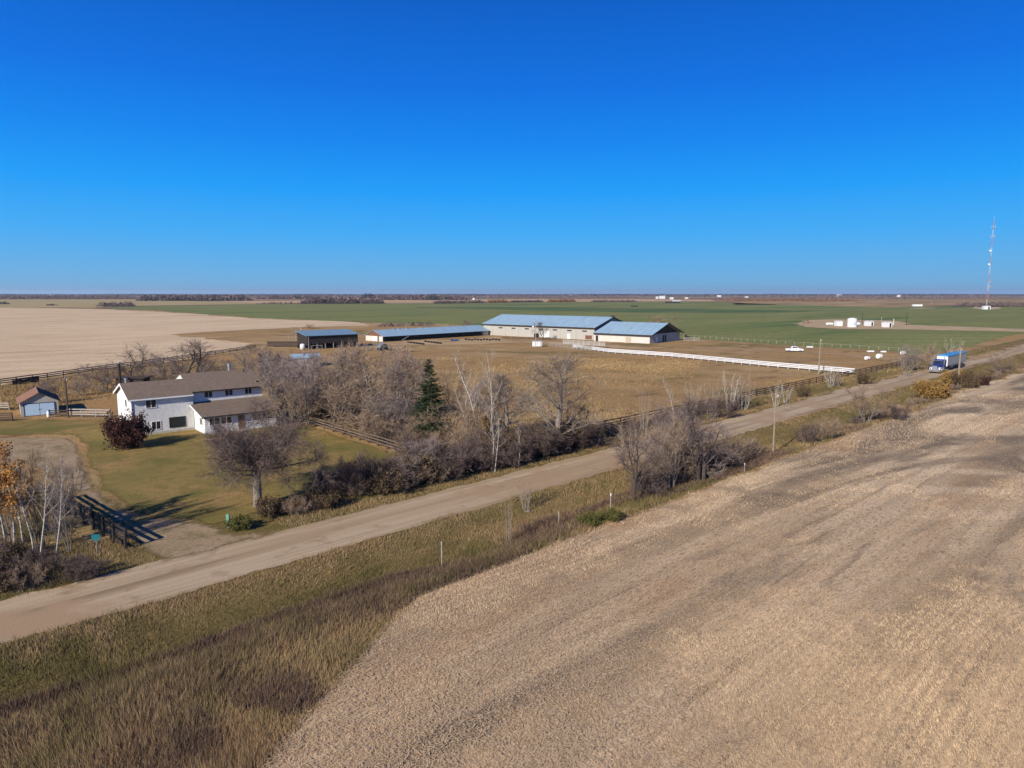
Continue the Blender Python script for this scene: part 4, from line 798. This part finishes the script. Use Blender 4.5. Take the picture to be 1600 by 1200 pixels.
class Tree:
    def __init__(s,seed): s.r=random.Random(seed); s.wood=MB(); s.tw=[]; s.tr=[]; s.lf=[]; s.lr=[]
    def branch(s,p,d,L,r,lvl,S):
        rng=s.r; n=5 if lvl<2 else 3; pts=[p];rad=[r]; dirs=[d]
        for i in range(n):
            wob=S.get('wob',.18)*(1+.5*lvl) if (lvl or 'wob0' not in S) else S['wob0']
            d=(d+Vector((rng.gauss(0,1),rng.gauss(0,1),rng.gauss(0,1)))*wob*.6+Vector((0,0,S.get('up',.1) if lvl else S.get('up0',.05)))).normalized()
            p=p+d*(L/n); pts.append(p); dirs.append(d); rad.append(r*(1-(1-(S.get('tip',.25) if lvl==0 else S.get('tip1',.25)))*(i+1)/n))
        s.wood.path(pts,rad,S.get('sides',[7,5,4,3])[min(lvl,3)])
        def at(t):
            q=t*n; i=min(n-1,int(q)); f=q-i; return pts[i]+(pts[i+1]-pts[i])*f, dirs[i+1], rad[i]+(rad[i+1]-rad[i])*f
        if lvl<S['lv']:
            k=S['n'][lvl]; t0=S['t0'][lvl]
            for j in range(k):
                t=t0+(1-t0)*((j+rng.random())/k); q,dd,rr=at(min(t,.99)); ang=R(rng.gauss(S['ang'][lvl],8))
                shape=S.get('shape',lambda t:1-.45*t)(t)
                s.branch(q,turn(rng,dd,ang),L*S['ratio'][lvl]*shape*rng.uniform(.75,1.2),max(.006,rr*S.get('rr',.55)),lvl+1,S)
        if lvl>=S.get('twl',S['lv']):
            for j in range(S['tn']):
                q,dd,rr=at(rng.uniform(.1,1)); d2=turn(rng,dd,R(rng.uniform(15,70))); d2=(d2+Vector((0,0,S.get('tup',.25)))).normalized()
                s.twig(q,d2,S['tl']*rng.uniform(.5,1.3),S['tw'],S.get('sub',2),S)
    def twig(s,q,d,L,w,sub,S):
        rng=s.r; a=turn(rng,d,math.pi/2)*w/2; e=q+d*L
        s.tw.append(((q-a)[:],(q+a)[:],e[:])); s.tr.append(rng.random())
        for j in range(sub):
            t=rng.uniform(.2,.9); p=q+d*(L*t); d2=turn(rng,d,R(rng.uniform(20,60))); s.twig(p,d2,L*.6*rng.uniform(.6,1.2),w*.75,0,S)
        for j in range(S.get('leaves',0)):
            if rng.random()<S.get('lfp',1):
                p=q+d*(L*rng.random())+Vector((rng.gauss(0,1),rng.gauss(0,1),rng.gauss(0,1)))*.12; s.leaf(p,S['lsz'])
    def leaf(s,p,z):
        rng=s.r; a=Vector((rng.gauss(0,1),rng.gauss(0,1),rng.gauss(0,1))).normalized(); b=turn(rng,a,math.pi/2); z=z*rng.uniform(.6,1.3)
        s.lf.append(((p-a*z/2)[:],(p+a*z/2)[:],(p+b*z)[:])); s.lr.append(rng.random())
PROTO={}
def proto(name,kind,label_cat,seed,S,wood,twig,leaf=None):
    """prototype data: (part name, mesh) list, nominal height"""
    T=Tree(seed); rng=T.r
    stems=S.get('stems',1)
    for i in range(stems):
        if stems==1: p=Vector((0,0,-.1)); d=Vector((S.get('lean',(0,0))[0],S.get('lean',(0,0))[1],1)).normalized()
        else:
            a=2*math.pi*i/stems+rng.uniform(-.4,.4); rr=S.get('sr',.4)*rng.random()**.5; p=Vector((rr*math.cos(a),rr*math.sin(a),-.1))
            o=S.get('open',.5)*rng.uniform(.2,1); d=Vector((math.cos(a)*o,math.sin(a)*o,1)).normalized()
        T.branch(p,d,S['L']*rng.uniform(.85,1.1) if stems>1 else S['L'],S['r'],0,S)
    parts=[]
    if stems>1: k_=S.get('sr',.4)*1.15; T.wood.lathe([(0,-.1),(k_,-.1),(k_*.9,-.02),(k_*.5,-.005),(0,0)],n=9)
    o=T.wood.build('trunk',wood); COL.objects.unlink(o); parts.append(('trunk',o.data))
    o=tri_mesh('twigs',np.array(T.tw),twig,T.tr); COL.objects.unlink(o); parts.append(('crown',o.data))
    if T.lf: o=tri_mesh('leaves',np.array(T.lf),leaf,T.lr); COL.objects.unlink(o); parts.append(('foliage',o.data))
    zz=[v.co.z for v in parts[1][1].vertices]; h=float(np.percentile(zz,99)); xs=[v.co.x for v in parts[1][1].vertices]; wdt=float(np.percentile(xs,98)-np.percentile(xs,2))
    print('PROTO',name,round(h,1),round(wdt,1),len(T.tw),len(T.wood.f))
    PROTO[name]=(kind,label_cat,parts,h,wdt)
def plant(pn,px,py,top,label,width=None,group=None,rot=None,xy=None,h=None,k=1.0):
    kind,cat,parts,h0,w0=PROTO[pn]; rng=random.Random(hash((round(px*7),round(py*7),len(pn)))&0xffff)
    x,y=xy if xy else G(px,py)
    if h is None: h=(py-top)/(py-459)*CH*k
    z=gz(x,y); sz=(h-z)/h0; sx=sz if width is None else (width/F*y)/w0
    t=thing(kind,label,cat,(x,y,z-.05),rng.uniform(0,6.28) if rot is None else rot,group); t.scale=(sx,sx,sz)
    for n,me in parts:
        o=bpy.data.objects.new(n,me); COL.objects.link(o); o.parent=t
    return t
# bare rounded trees of the windbreak
for i in range(3):
    proto('shrubtree%d'%i,'bare_tree','tree',30+i,dict(stems=4,sr=.7,open=.55,L=7.0,r=.13,lv=2,n=[9,6],t0=[.12,.15],ang=[42,38],ratio=[.55,.55],tn=9,tl=.95,tw=.035,twl=1,sub=2,up=.07,wob=.2,tup=.3,sides=[5,4,3,3]),M_barkG,R_twigG)
for i in range(2):
    proto('tantree%d'%i,'bare_tree','tree',40+i,dict(stems=3,sr=.5,open=.4,L=7.5,r=.13,lv=2,n=[9,6],t0=[.12,.15],ang=[40,38],ratio=[.5,.55],tn=8,tl=.9,tw=.035,twl=1,sub=2,up=.09,tup=.4,sides=[5,4,3,3]),M_barkG,R_twigT)
for i in range(2):
    proto('darktree%d'%i,'bare_tree','tree',50+i,dict(stems=2,sr=.4,open=.5,L=6.0,r=.16,lv=2,n=[9,6],t0=[.2,.15],ang=[48,40],ratio=[.6,.55],tn=7,tl=.8,tw=.028,twl=1,sub=2,up=.06,wob=.26,tup=.2,sides=[6,4,3,3]),M_barkD,R_twigD)
proto('bigtree','big_tree','tree',61,dict(stems=1,L=3.3,r=.34,lv=3,n=[11,8,7],t0=[.84,.12,.1],ang=[66,46,42],ratio=[1.75,.52,.5],tn=14,tl=.8,tw=.026,twl=1,sub=2,up=.04,up0=.6,wob0=.02,wob=.2,tup=.1,tip=.8,tip1=.12,rr=.36,shape=lambda t:1.1-.35*t,sides=[12,6,4,3]),M_barkM,R_twigD)
proto('greytree','bare_tree','tree',72,dict(stems=1,L=10,r=.20,lv=2,n=[22,8],t0=[.15,.1],ang=[40,36],ratio=[.42,.5],tn=9,tl=.85,tw=.026,twl=1,sub=2,up=.1,wob=.14,wob0=.06,tup=.4,rr=.33,shape=lambda t:1.25-.85*t),M_barkM,R_twigM)
for i in range(3):
    proto('aspen%d'%i,'bare_aspen','tree',80+i,dict(stems=1,lean=((-.1,.16,.05)[i],.03),L=11,r=.105,lv=1,n=[13],t0=[.38],ang=[34],ratio=[.27],tn=9,tl=.85,tw=.022,twl=1,sub=2,up=.10,up0=.03,wob=.10,tup=.4,tip=.15,rr=.42,shape=lambda t:1.3-.9*t),M_barkW,R_twigP)
for i in range(2):
    proto('leafaspen%d'%i,'aspen','tree',90+i,dict(stems=1,lean=(.05*i,.02),L=9,r=.12,lv=1,n=[16],t0=[.42],ang=[42],ratio=[.30],tn=9,tl=.7,tw=.018,twl=1,sub=1,up=.07,wob=.12,tup=.3,tip=.2,leaves=7,lfp=.8,lsz=.17),M_barkW,R_twigP,R_leafO)
proto('sapling0','bare_sapling','sapling',100,dict(stems=5,sr=.45,open=.2,L=5,r=.045,lv=1,n=[7],t0=[.25],ang=[30],ratio=[.3],tn=6,tl=.6,tw=.025,twl=1,sub=1,up=.15,up0=.06,wob=.08,tup=.5),M_barkW,R_twigP)
proto('sapling1','bare_sapling','sapling',101,dict(stems=9,sr=.8,open=.3,L=5,r=.04,lv=1,n=[8],t0=[.2],ang=[30],ratio=[.3],tn=7,tl=.6,tw=.03,twl=1,sub=1,up=.15,up0=.06,wob=.08,tup=.5),M_barkL,R_twigT)
for i in range(3):
    proto('bush%d'%i,'bare_bush','bush',110+i,dict(stems=16,sr=.9,open=1.0,L=2.3,r=.03,lv=1,n=[7],t0=[.1],ang=[36],ratio=[.5],tn=13,tl=.55,tw=.03,twl=0,sub=2,up=.08,wob=.25,tup=.35,sides=[4,3,3,3]),M_barkD,(R_twigD,R_twigD,R_twigT)[i])
for nm,lm,sd in (('orangebush',R_leafY,120),('redbush',R_leafR,121),('greenbush',R_leafG,122),('brownbush',R_leafB,123)):
    proto(nm,'leafy_bush','bush',sd,dict(stems=16,sr=.8,open=1.0,L=2.0,r=.03,lv=1,n=[7],t0=[.1],ang=[38],ratio=[.5],tn=10,tl=.5,tw=.02,twl=0,sub=1,up=.05,wob=.25,tup=.2,leaves=3,lfp=.9 if nm!='brownbush' else .5,lsz=.15,sides=[4,3,3,3]),M_barkD,R_twigD,lm)
# the big lawn tree
t=plant('bigtree',403,791,642,'large spreading bare tree with thick grey trunk on the front lawn',width=178,rot=3.2)
t.name='spreading_tree'
x,y=G(403,791); 
m=MB(); m.box(-1.35,-.25,-.09,.09,2.95,3.12); o=m.build('plank',M_darkw); o.name='tree_plank'; o.location=(x,y,0); tag(o,'dark plank fixed to the trunk of the spreading lawn tree','plank')
# windbreak trees, placed one by one (position, top and spread read from the photograph)
rows=[('tantree0',64,858,712,70,'brown twiggy tree among the left foreground aspens'),('shrubtree1',108,862,728,52,'grey twiggy tree beside the black fence aspens'),('tantree1',18,846,730,60,'tan twiggy tree behind the orange aspens'),
('shrubtree0',478,663,562,92,'purple grey bare tree left of the lawn fence corner'),
('tantree0',455,672,598,72,'tan bare tree behind the corner of the lawn fence'),
('shrubtree1',505,648,556,105,'tall grey bare tree left of centre in the windbreak'),
('shrubtree2',548,655,549,110,'tallest purple grey tree in the middle windbreak'),
('tantree1',592,662,550,108,'wide tan twigged tree right of the windbreak middle'),
('shrubtree0',628,660,562,88,'grey tree between the windbreak middle and the spruce'),
('tantree0',524,664,588,88,'tan bare tree behind the lawn fence middle'),
('tantree1',572,674,600,90,'reddish tan tree leaning over the lawn fence'),
('shrubtree1',606,686,618,76,'lower grey tree just left of the spruce'),
('tantree0',640,700,652,60,'low tan tree at the right end of the lawn fence'),
('shrubtree2',648,746,690,80,'grey twiggy tree in front of the spruce'),
('tantree1',712,700,636,66,'tan tree between the spruce and the white aspens'),
('tantree0',735,712,636,78,'tan undergrowth tree at the foot of the white aspens'),
('shrubtree1',430,628,551,92,'blue grey bare tree behind the right end of the house'),
('shrubtree0',392,612,548,68,'bare tree behind the house ridge near its flue'),
('darktree0',204,620,546,76,'dark twisted tree beside the pipe stack behind the house'),
('shrubtree2',262,615,560,64,'small grey tree behind the left roof of the house'),
('darktree1',302,612,537,72,'tall crooked bare tree behind the middle of the house'),
('shrubtree0',335,612,565,64,'grey tree behind the right roof of the house'),
('tantree1',240,622,578,58,'yellowish tan tree just behind the left house roof'),
('shrubtree2',165,612,570,44,'small grey tree left of the pipe stack'),
('shrubtree1',78,630,595,42,'pale grey shrub tree behind the small garage'),
('shrubtree0',130,618,594,30,'low grey shrub between garage and farmhouse'),
('greytree',868,708,566,108,'tall spreading grey tree standing in the dark hedge'),
('darktree1',906,700,640,66,'dark leaning tree right of the spreading grey tree'),
('darktree0',848,715,664,70,'dark low tree left under the spreading grey tree'),
('darktree0',705,668,572,40,'narrow dark trunked tree just right of the spruce'),
('shrubtree1',760,690,596,66,'pale grey twiggy tree behind the white aspens'),
('greytree',790,688,590,70,'pale tree right behind the white aspens'),
('darktree0',992,774,655,86,'bare forked tree on the near verge, left of three'),
('tantree0',1050,757,664,78,'tan bare tree in the middle of the verge clump'),
('darktree1',1094,746,630,84,'bare dark tree on the near verge, right of three'),
('shrubtree2',1075,742,650,72,'grey twiggy tree between the verge clump trunks'),
('tantree1',1020,738,676,82,'wide tan tree across the road behind the forked tree'),
('shrubtree0',1055,690,630,70,'grey shrub tree against the pasture fence'),
('tantree0',1352,659,607,68,'round rose grey bush beside the road midway to the truck'),
('tantree1',1560,580,556,27,'round bare bush at the right beyond the second pole'),
('darktree1',848,531,505,20,'small dark tree before the beige arena wall'),
('tantree0',1035,516,494,46,'faint tan tree behind the low barn roof'),
('greytree',730,516,502,20,'thin pale tree behind the long stable'),
('tantree1',482,514,507,14,'dark brush heap behind the machine shed'),
('shrubtree2',1425,578,543,32,'grey trees beside the pasture fence left of the truck'),
('tantree0',1448,578,540,30,'tan trees at the road edge left of the truck'),
]
for pn,px,py,tp,wd_,lb in rows: plant(pn,px,py,tp,lb,width=wd_*1.08,k=1.10)
asp=[('aspen0',753,712,545,'tall white aspen leaning left in the roadside hedge'),('aspen1',764,710,540,'tall white aspen leaning right beside its twin'),
('aspen1',768,736,628,'shorter white aspen leaning right at the hedge front'),('aspen2',773,738,640,'short white aspen close behind the leaning one'),
('aspen1',810,730,657,'single white leaning trunk left of the grey tree'),('aspen0',735,700,600,'thin white aspen left of the tall pair'),
('aspen2',722,690,585,'thin pale aspen between spruce and tall pair'),('aspen2',1357,655,604,'white trunk aspen rising from the rose grey bush'),
('aspen0',1054,655,588,'single thin pale aspen left of the fence saplings'),
('leafaspen0',10,864,690,'left aspen with thick orange foliage and white trunk'),('leafaspen1',36,868,722,'orange leaved aspen behind the left foreground trunk'),
('aspen2',62,880,694,'bare white aspen in the middle of the left foreground'),('aspen0',54,872,700,'bare white aspen leaning left in the left foreground'),('aspen2',87,878,712,'bare white aspen nearest the black fence')]
for pn,px,py,tp,lb in asp: plant(pn,px,py,tp,lb,rot={'aspen0':0,'aspen1':0,'aspen2':0}.get(pn))
plant('leafaspen0',-14,858,684,'orange leaved aspen cut by the left picture edge',rot=2)
plant('leafaspen1',22,850,688,'orange leaved aspen standing behind the two left trunks',rot=1)
plant('leafaspen1',2,878,748,'low orange leaved aspen at the lower left edge',rot=3)
sap=[('sapling0',1080,648,596,22,'thin white saplings behind the pasture fence, leftmost clump'),('sapling1',1112,644,590,30,'tan sapling thicket left of the dark bush by the fence'),
('sapling0',1140,640,578,30,'pale sapling clump above the dark fence bush'),('sapling1',1160,636,580,34,'rightmost sapling thicket beside the dark fence bush'),
('sapling0',1212,634,596,22,'pair of white saplings beside the road behind the tall pole'),('sapling0',1228,628,600,20,'white saplings right of the tall pole'),
('sapling0',1298,602,570,20,'white saplings at the near end of the white fence'),('sapling1',1305,600,580,24,'tan brush at the near end of the white fence'),
('sapling0',1486,575,527,22,'tall white poplar clump behind the truck'),('sapling1',1412,572,548,26,'sapling thicket at the bend of the pasture fence'),('sapling1',1460,572,540,26,'sapling thicket just behind the truck cab'),
('sapling1',822,790,742,24,'faint thin sapling on the near verge below the road'),('sapling1',1005,688,596,20,'faint olive sapling in the pasture'),('sapling1',795,835,770,14,'slender bare sapling in the ditch weeds'),
('sapling1',1415,588,566,18,'brown brush at the road edge before the truck'),('sapling1',985,700,655,60,'grey brush against the pasture fence by the hedge end')]
for pn,px,py,tp,wd_,lb in sap: plant(pn,px,py,tp,lb,width=wd_)
bsh=[('redbush',196,700,650,54,'dark maroon leafy bush at the left corner of the farmhouse'),('orangebush',1453,621,596,40,'large golden leaved bush on the verge before the truck'),
('orangebush',1489,603,580,26,'golden leaved bush beside the second utility pole'),('brownbush',1508,606,578,34,'dark brown bush right of the second pole'),
('orangebush',748,690,640,36,'golden leaved shrub under the tall white aspens'),('greenbush',376,826,806,34,'green leafy bush beside the green pedestal'),
('bush1',1265,690,660,34,'small dark bare bush in the weeds right of the tall pole'),('bush2',1295,684,650,34,'tan bare bush on the verge with yellow twigs'),
('bush1',1400,655,632,36,'low purple bush right of the rose grey bush'),('redbush',1538,602,588,14,'small reddish bush on the verge near the second pole'),
('bush0',460,646,606,40,'very dark bare bush right of the house end'),('bush1',605,692,660,34,'dark bush behind the lawn fence'),
('greenbush',920,818,801,34,'low green willow patch in the dark ditch weeds'),('greenbush',955,812,796,34,'low green willow patch at the right end of the weeds'),
('bush0',1130,652,622,44,'dark bare bush in front of the sapling clump'),('brownbush',1255,618,602,18,'small russet bush beside the road fence'),
('brownbush',1350,600,582,24,'brown bush along the road fence left of the truck'),('bush1',560,772,705,60,'upright bare bush rising above the hedge'),
('redbush',14,915,885,34,'dark red bush under the left aspens'),('redbush',92,806,782,20,'small dark red bush behind the black fence')]
for pn,px,py,tp,wd_,lb in bsh: plant(pn,px,py,tp,lb,width=wd_)
# roadside hedge: bushes nothing tells apart, from the driveway to beyond the grey tree
rng=random.Random(11)
for k in range(74):
    s=-57+44*((k+rng.random())/74); w=rng.uniform(6.6,11.0) if s>-52 else rng.uniform(7,9.5)
    h=rng.uniform(1.6,3.0)*(1.0 if s>-50 else .6)*(1.25 if s>-38 else 1)
    x,y=W(s,w); pn=rng.choice(['bush0','bush1','bush0','brownbush','bush1','bush2' if s<-36 else 'bush0'])
    plant(pn,x,y,0,'dark tangled bush in the hedge between lawn and road' if s<-36 else 'dark tangled bush in the hedge between pasture and road',xy=(x,y),h=h,group='bushes of the roadside hedge by the lawn' if s<-36 else 'bushes of the roadside hedge by the pasture')
for k in range(26):
    s=-13+50*((k+rng.random())/26); w=rng.uniform(9,12); x,y=W(s,w)
    plant(rng.choice(['bush1','bush2']),x,y,0,'low grey brown bush along the dark pasture fence',xy=(x,y),h=rng.uniform(1.0,1.9),group='low bushes along the pasture fence')
for k in range(16):
    s=-26+26*((k+rng.random())/16); w=rng.uniform(-11.5,-8.2); x,y=W(s,w)
    plant(rng.choice(['bush0','bush1','bush2']),x,y,0,'low bare bush under the roadside verge clump',xy=(x,y),h=rng.uniform(1.2,2.2),group='bushes under the verge clump')
for k in range(22):
    px=rng.uniform(-60,175); py=rng.uniform(868,925)-max(0,(px-60))*.28; x,y=G(px,py)
    plant(rng.choice(['bush0','bush1','brownbush','bush0','bush2']),px,py,0,'dark tangled bush below the left foreground aspens',xy=(x,y),h=rng.uniform(1.0,2.0),group='bushes below the left aspens')
for k in range(30):
    s=20+120*((k+rng.random())/30); w=rng.uniform(-13.5,-10.5); x,y=W(s,w)
    plant(rng.choice(['bush1','bush2','bush2']),x,y,0,'low brown shrub in the weedy strip beside the stubble',xy=(x,y),h=rng.uniform(.6,1.3),group='low shrubs in the weedy strip')
for k in range(14):
    px=rng.uniform(690,760) if k%3 else rng.uniform(640,660); py=rng.uniform(690,725); x,y=G(px,py)
    plant(rng.choice(['bush1','bush2','brownbush']),px,py,0,'mid height bush in the thicket below the spruce',xy=(x,y),h=rng.uniform(1.8,3.2),group='bushes in the thicket below the spruce')
for k in range(34):
    px=rng.uniform(445,640); py=660+(px-478)*.32-rng.uniform(10,45); x,y=G(px,py)
    plant(rng.choice(['bush1','bush2','bush0','tantree0']),px,py,0,'grey brown undergrowth bush beneath the windbreak behind the lawn fence',xy=(x,y),h=rng.uniform(2.2,4.5),group='undergrowth of the windbreak')
# spruce
def spruce(px,py,top,wpx,label,seed=5,nb=26,dens=1.0):
    rng=random.Random(seed); x,y=G(px,py); h=(py-top)/(py-459)*CH; Rm=wpx/F*y/2
    t=thing('spruce',label,'tree',(x,y,0)); m=MB(); m.tube((0,0,0),(0,0,h*.97),h*.02,.02,7); m.build('trunk',M_barkD,t)
    tri=[];rr=[]; br=MB()
    for k in range(int(nb*6*dens)):
        z=h*(.07+.92*rng.random()**.85); f=1-z/h; L=Rm*(f**.8*1.05+.04)*rng.uniform(.55,1.15); a=rng.uniform(0,6.28)
        d=Vector((math.cos(a),math.sin(a),-.18+.35*(1-f))).normalized(); p=Vector((0,0,z)); br.tube(p,p+d*L,.03,.008,3,False)
        n=int(26*L/Rm*dens)+6
        for j in range(n):
            u=rng.uniform(.12,1); q=p+d*(L*u); sdv=d.cross(Vector((0,0,1))).normalized()*rng.choice((-1,1)); dd=(d*.7+sdv*rng.uniform(.2,1)+Vector((0,0,rng.uniform(-.5,.1)))).normalized()
            l=L*.32*(1.1-u*.6)*rng.uniform(.6,1.2)+.08; wv=dd.cross(Vector((rng.gauss(0,1),rng.gauss(0,1),1))).normalized()*(.05+.03*l)
            tri.append(((q-wv)[:],(q+wv)[:],(q+dd*l)[:])); rr.append(rng.random())
    br.build('branches',M_barkD,t); tri_mesh('foliage',np.array(tri),R_need,rr,t)
    return t
spruce(672,696,558,80,'single dark green spruce standing in the grey windbreak',nb=40,dens=1.5)
for k,(px,py,tp,w_) in enumerate(((1016,466.8,461.5,3.0),(1019,466.9,461,3.4),(1022,466.8,461.8,3.0),(1046,467,462,3),(1012,467,462.5,3))):
    spruce(px,py,tp,w_,'dark distant spruce sheltering the white far farm',seed=k,nb=12,dens=.35)['group']='spruces round the white far farm'
# ------------------------------------------------------------------ far woods: each belt one mass of crowns
def belt(px0,px1,pb0,pb1,top,mt,label,n,depth=60,seed=1,name='far_wood',sp=.4,wsc=1.0):
    r=np.random.default_rng(seed); tri=[];rr=[]
    a=np.array(G(px0,pb0)); b=np.array(G(px1,pb1)); pbm=(pb0+pb1)/2
    H_=(pbm-top)/(pbm-459)*CH
    for k in range(n):
        t=r.random(); p=a*(1-t)+b*t; nn=p/np.linalg.norm(p); p=p+nn*r.random()*depth
        edge=min(1,min(t,1-t)*8+.35); cl=.55+.45*math.sin(t*37+seed)*math.sin(t*91+2*seed)
        h=H_*(1-sp*r.random())*edge*(.62+.38*cl); w=h*.42*r.uniform(.7,1.3)*wsc; q=14
        ang=r.uniform(0,2*np.pi,q); zz=r.uniform(.0,1,q)**.8; rad=w*np.sqrt(np.clip(1-(zz-.45)**2*2.6,0.05,1))*r.uniform(.3,1,q)
        c=np.stack([p[0]+rad*np.cos(ang),p[1]+rad*np.sin(ang),zz*h*.92],1)
        e=r.normal(0,1,(q,2,3))*w*.42; e[:,:,2]*=1.4
        T=np.stack([c,c+e[:,0],c+e[:,1]],1); T[:,:,2]=np.clip(T[:,:,2],0,h*1.08)
        tri.append(T); rr.append(np.clip(r.uniform(.1,.9)+r.normal(0,.12,q),0,1))
    o=tri_mesh(name,np.concatenate(tri),mt,np.concatenate(rr)); tag(o,label,'woodland',kind='stuff'); return o
R_wp=ramp_mat('far_bare_wood',[(.06,.045,.05),(.12,.09,.09),(.18,.135,.125),(.22,.17,.15)])
R_wd=ramp_mat('far_dark_wood',[(.02,.025,.025),(.05,.05,.045),(.09,.08,.07)])
R_wr=ramp_mat('far_russet_wood',[(.12,.06,.035),(.22,.12,.06),(.30,.18,.09)])
belt(213,395,470.2,470.0,459.7,R_wp,'broad bare wood on the left horizon',1500,120,2)
belt(150,212,479.2,479.0,471,R_wp,'dark low thicket at the left end of the green field',200,60,3,sp=.7)
belt(400,520,467.6,467.6,461,R_wp,'bare wood left of the centre horizon',900,200,4)
belt(470,600,474.6,474.4,463,R_wp,'bare grey thicket above the green field centre',900,60,5)
belt(400,600,475.0,474.9,470.5,R_wd,'dark low hedge along the top edge of the green field',260,40,6,sp=.7)
belt(565,735,468.6,468.8,460.5,R_wp,'bare wood right of the centre horizon',1200,150,7)
belt(568,586,468.5,468.5,457.5,R_wd,'dark spruce tops breaking the centre horizon',110,60,8,sp=.5)
belt(670,682,468.9,468.9,459.3,R_wd,'dark spruce group right of the centre horizon',60,60,9,sp=.5)
belt(675,760,474.6,473.6,468.5,R_wp,'grey hedge along the top right of the green field',420,30,10)
belt(760,795,473.4,472.8,467.5,R_wr,'russet leaved hedge above the arena roof',200,30,11)
belt(795,850,472.6,472.2,468.5,R_wd,'dark shrubs above the arena roof',240,30,12)
belt(855,900,472,471.8,466.5,R_wr,'russet brush above the right end of the arena',240,30,13)
belt(922,996,472.3,472.0,468.0,R_wp,'grey brush along the far edge of the green field',400,30,14)
belt(985,997,479.3,479.3,476.5,R_wd,'small dark brush patch inside the green field',50,15,15)
belt(1110,1210,469.5,470,465.3,R_wp,'low grey wood right of the white far farm',500,150,16)
belt(1120,1600,468,467.6,463.5,R_wp,'purple brown wood across the right horizon',2400,500,17)
belt(1490,1640,479.5,479.5,471.5,R_wp,'bare thicket around the foot of the tower',900,60,18)
belt(1115,1350,470.5,471,466.5,R_wr,'reddish brush across the right scrub field',900,80,19)
belt(72,90,477.5,477.5,474.3,R_wd,'single dark clump on the olive field',40,10,20)
belt(-60,16,475.6,475.4,470.5,R_wd,'dark clump at the left edge of the olive field',120,20,21)
belt(-100,220,468,467.7,461,R_wp,'bare wood along the left edge horizon',1500,400,22)
belt(640,1010,467.2,467.0,462.8,R_wp,'purple wood behind the tan plain',1500,500,24)
belt(590,682,511,509,502.5,R_wp,'dark low bushes behind the long stable',110,10,23,sp=.6,name='stable_bushes')
for k,(py,top,mt) in enumerate(((464.2,460.3,R_wp),(462.6,459.5,R_wd),(461.2,458.9,R_wd))):
    belt(-250,1850,py,py,top,mt,('nearest','middle','farthest')[k]+' continuous dark wood line along the whole horizon',(3400,2600,2400)[k],(900,1500,3000)[k],30+k,wsc=(1.5,2.5,4)[k])
# ------------------------------------------------------------------ camera, light, sky
cam=bpy.data.cameras.new('camera'); co=bpy.data.objects.new('camera',cam); COL.objects.link(co); scene.camera=co
cam.sensor_width=36; cam.lens=36*F/1600; cam.clip_end=80000; cam.clip_start=0.5
co.location=(0,0,CH); co.rotation_euler=(math.pi/2-TH,0,0)
SUNV=Vector((-.55,-.83,0)).normalized(); EL=R(28)
sd=Vector((SUNV.x*math.cos(EL),SUNV.y*math.cos(EL),math.sin(EL)))
sl=bpy.data.lights.new('sun','SUN'); so=bpy.data.objects.new('sun',sl); COL.objects.link(so)
sl.energy=5.0; sl.angle=R(.53); sl.color=(1,.93,.82); so.rotation_euler=(-sd).to_track_quat('-Z','Y').to_euler()
wd=bpy.data.worlds.new('World'); scene.world=wd; wd.use_nodes=True; N=wd.node_tree.nodes; L=wd.node_tree.links
sk=N.new('ShaderNodeTexSky'); sk.sky_type='NISHITA'; sk.sun_disc=False; sk.sun_elevation=EL; sk.sun_rotation=math.atan2(SUNV.x,SUNV.y)
sk.air_density=1.0; sk.dust_density=0.3; sk.ozone_density=2.0; sk.altitude=700
sc_=N.new('ShaderNodeVectorMath'); sc_.operation='SCALE'; sc_.inputs['Scale'].default_value=0.06; L.new(sk.outputs[0],sc_.inputs[0])
tc=N.new('ShaderNodeTexCoord'); sx=N.new('ShaderNodeSeparateXYZ'); L.new(tc.outputs['Generated'],sx.inputs[0])
cr=N.new('ShaderNodeValToRGB'); L.new(sx.outputs['Z'],cr.inputs[0]); e=cr.color_ramp.elements
SKY=[(0,(.17,.47,.76)),(.03,(.13,.46,.84)),(.08,(.05,.43,.97)),(.14,(.006,.355,1.0)),(.20,(.001,.255,.92)),(.27,(.0003,.175,.80)),(.40,(.0002,.10,.55)),(1,(.0005,.03,.15))]
while len(e)<len(SKY): e.new(.5)
for k,(p,c) in enumerate(SKY): e[k].position=p; e[k].color=c+(1,)
mx=N.new('ShaderNodeMix'); mx.data_type='RGBA'; mx.inputs['Factor'].default_value=.975; L.new(sc_.outputs[0],mx.inputs['A']); L.new(cr.outputs[0],mx.inputs['B'])
L.new(mx.outputs['Result'],N['Background'].inputs['Color']); N['Background'].inputs['Strength'].default_value=0.75
hb=MB(); hb.box(-45000,45000,-45000,45000,-2,150); hm=bpy.data.materials.new('haze'); hm.use_nodes=True; HN=hm.node_tree.nodes; HN.remove(HN['Principled BSDF'])
pv=HN.new('ShaderNodeVolumePrincipled'); pv.inputs['Color'].default_value=(.72,.86,1.0,1); pv.inputs['Density'].default_value=0.00005; pv.inputs['Anisotropy'].default_value=0.2
hm.node_tree.links.new(pv.outputs[0],HN['Material Output'].inputs['Volume']); tag(hb.build('haze',hm),kind='stuff')
scene.cycles.volume_bounces=0
vs=scene.view_settings; scene.display_settings.display_device='sRGB'; vs.view_transform='Standard'; vs.look='None'; vs.exposure=0.38; vs.gamma=1
scene.cycles.use_denoising=True; scene.cycles.max_bounces=5; scene.cycles.transparent_max_bounces=8
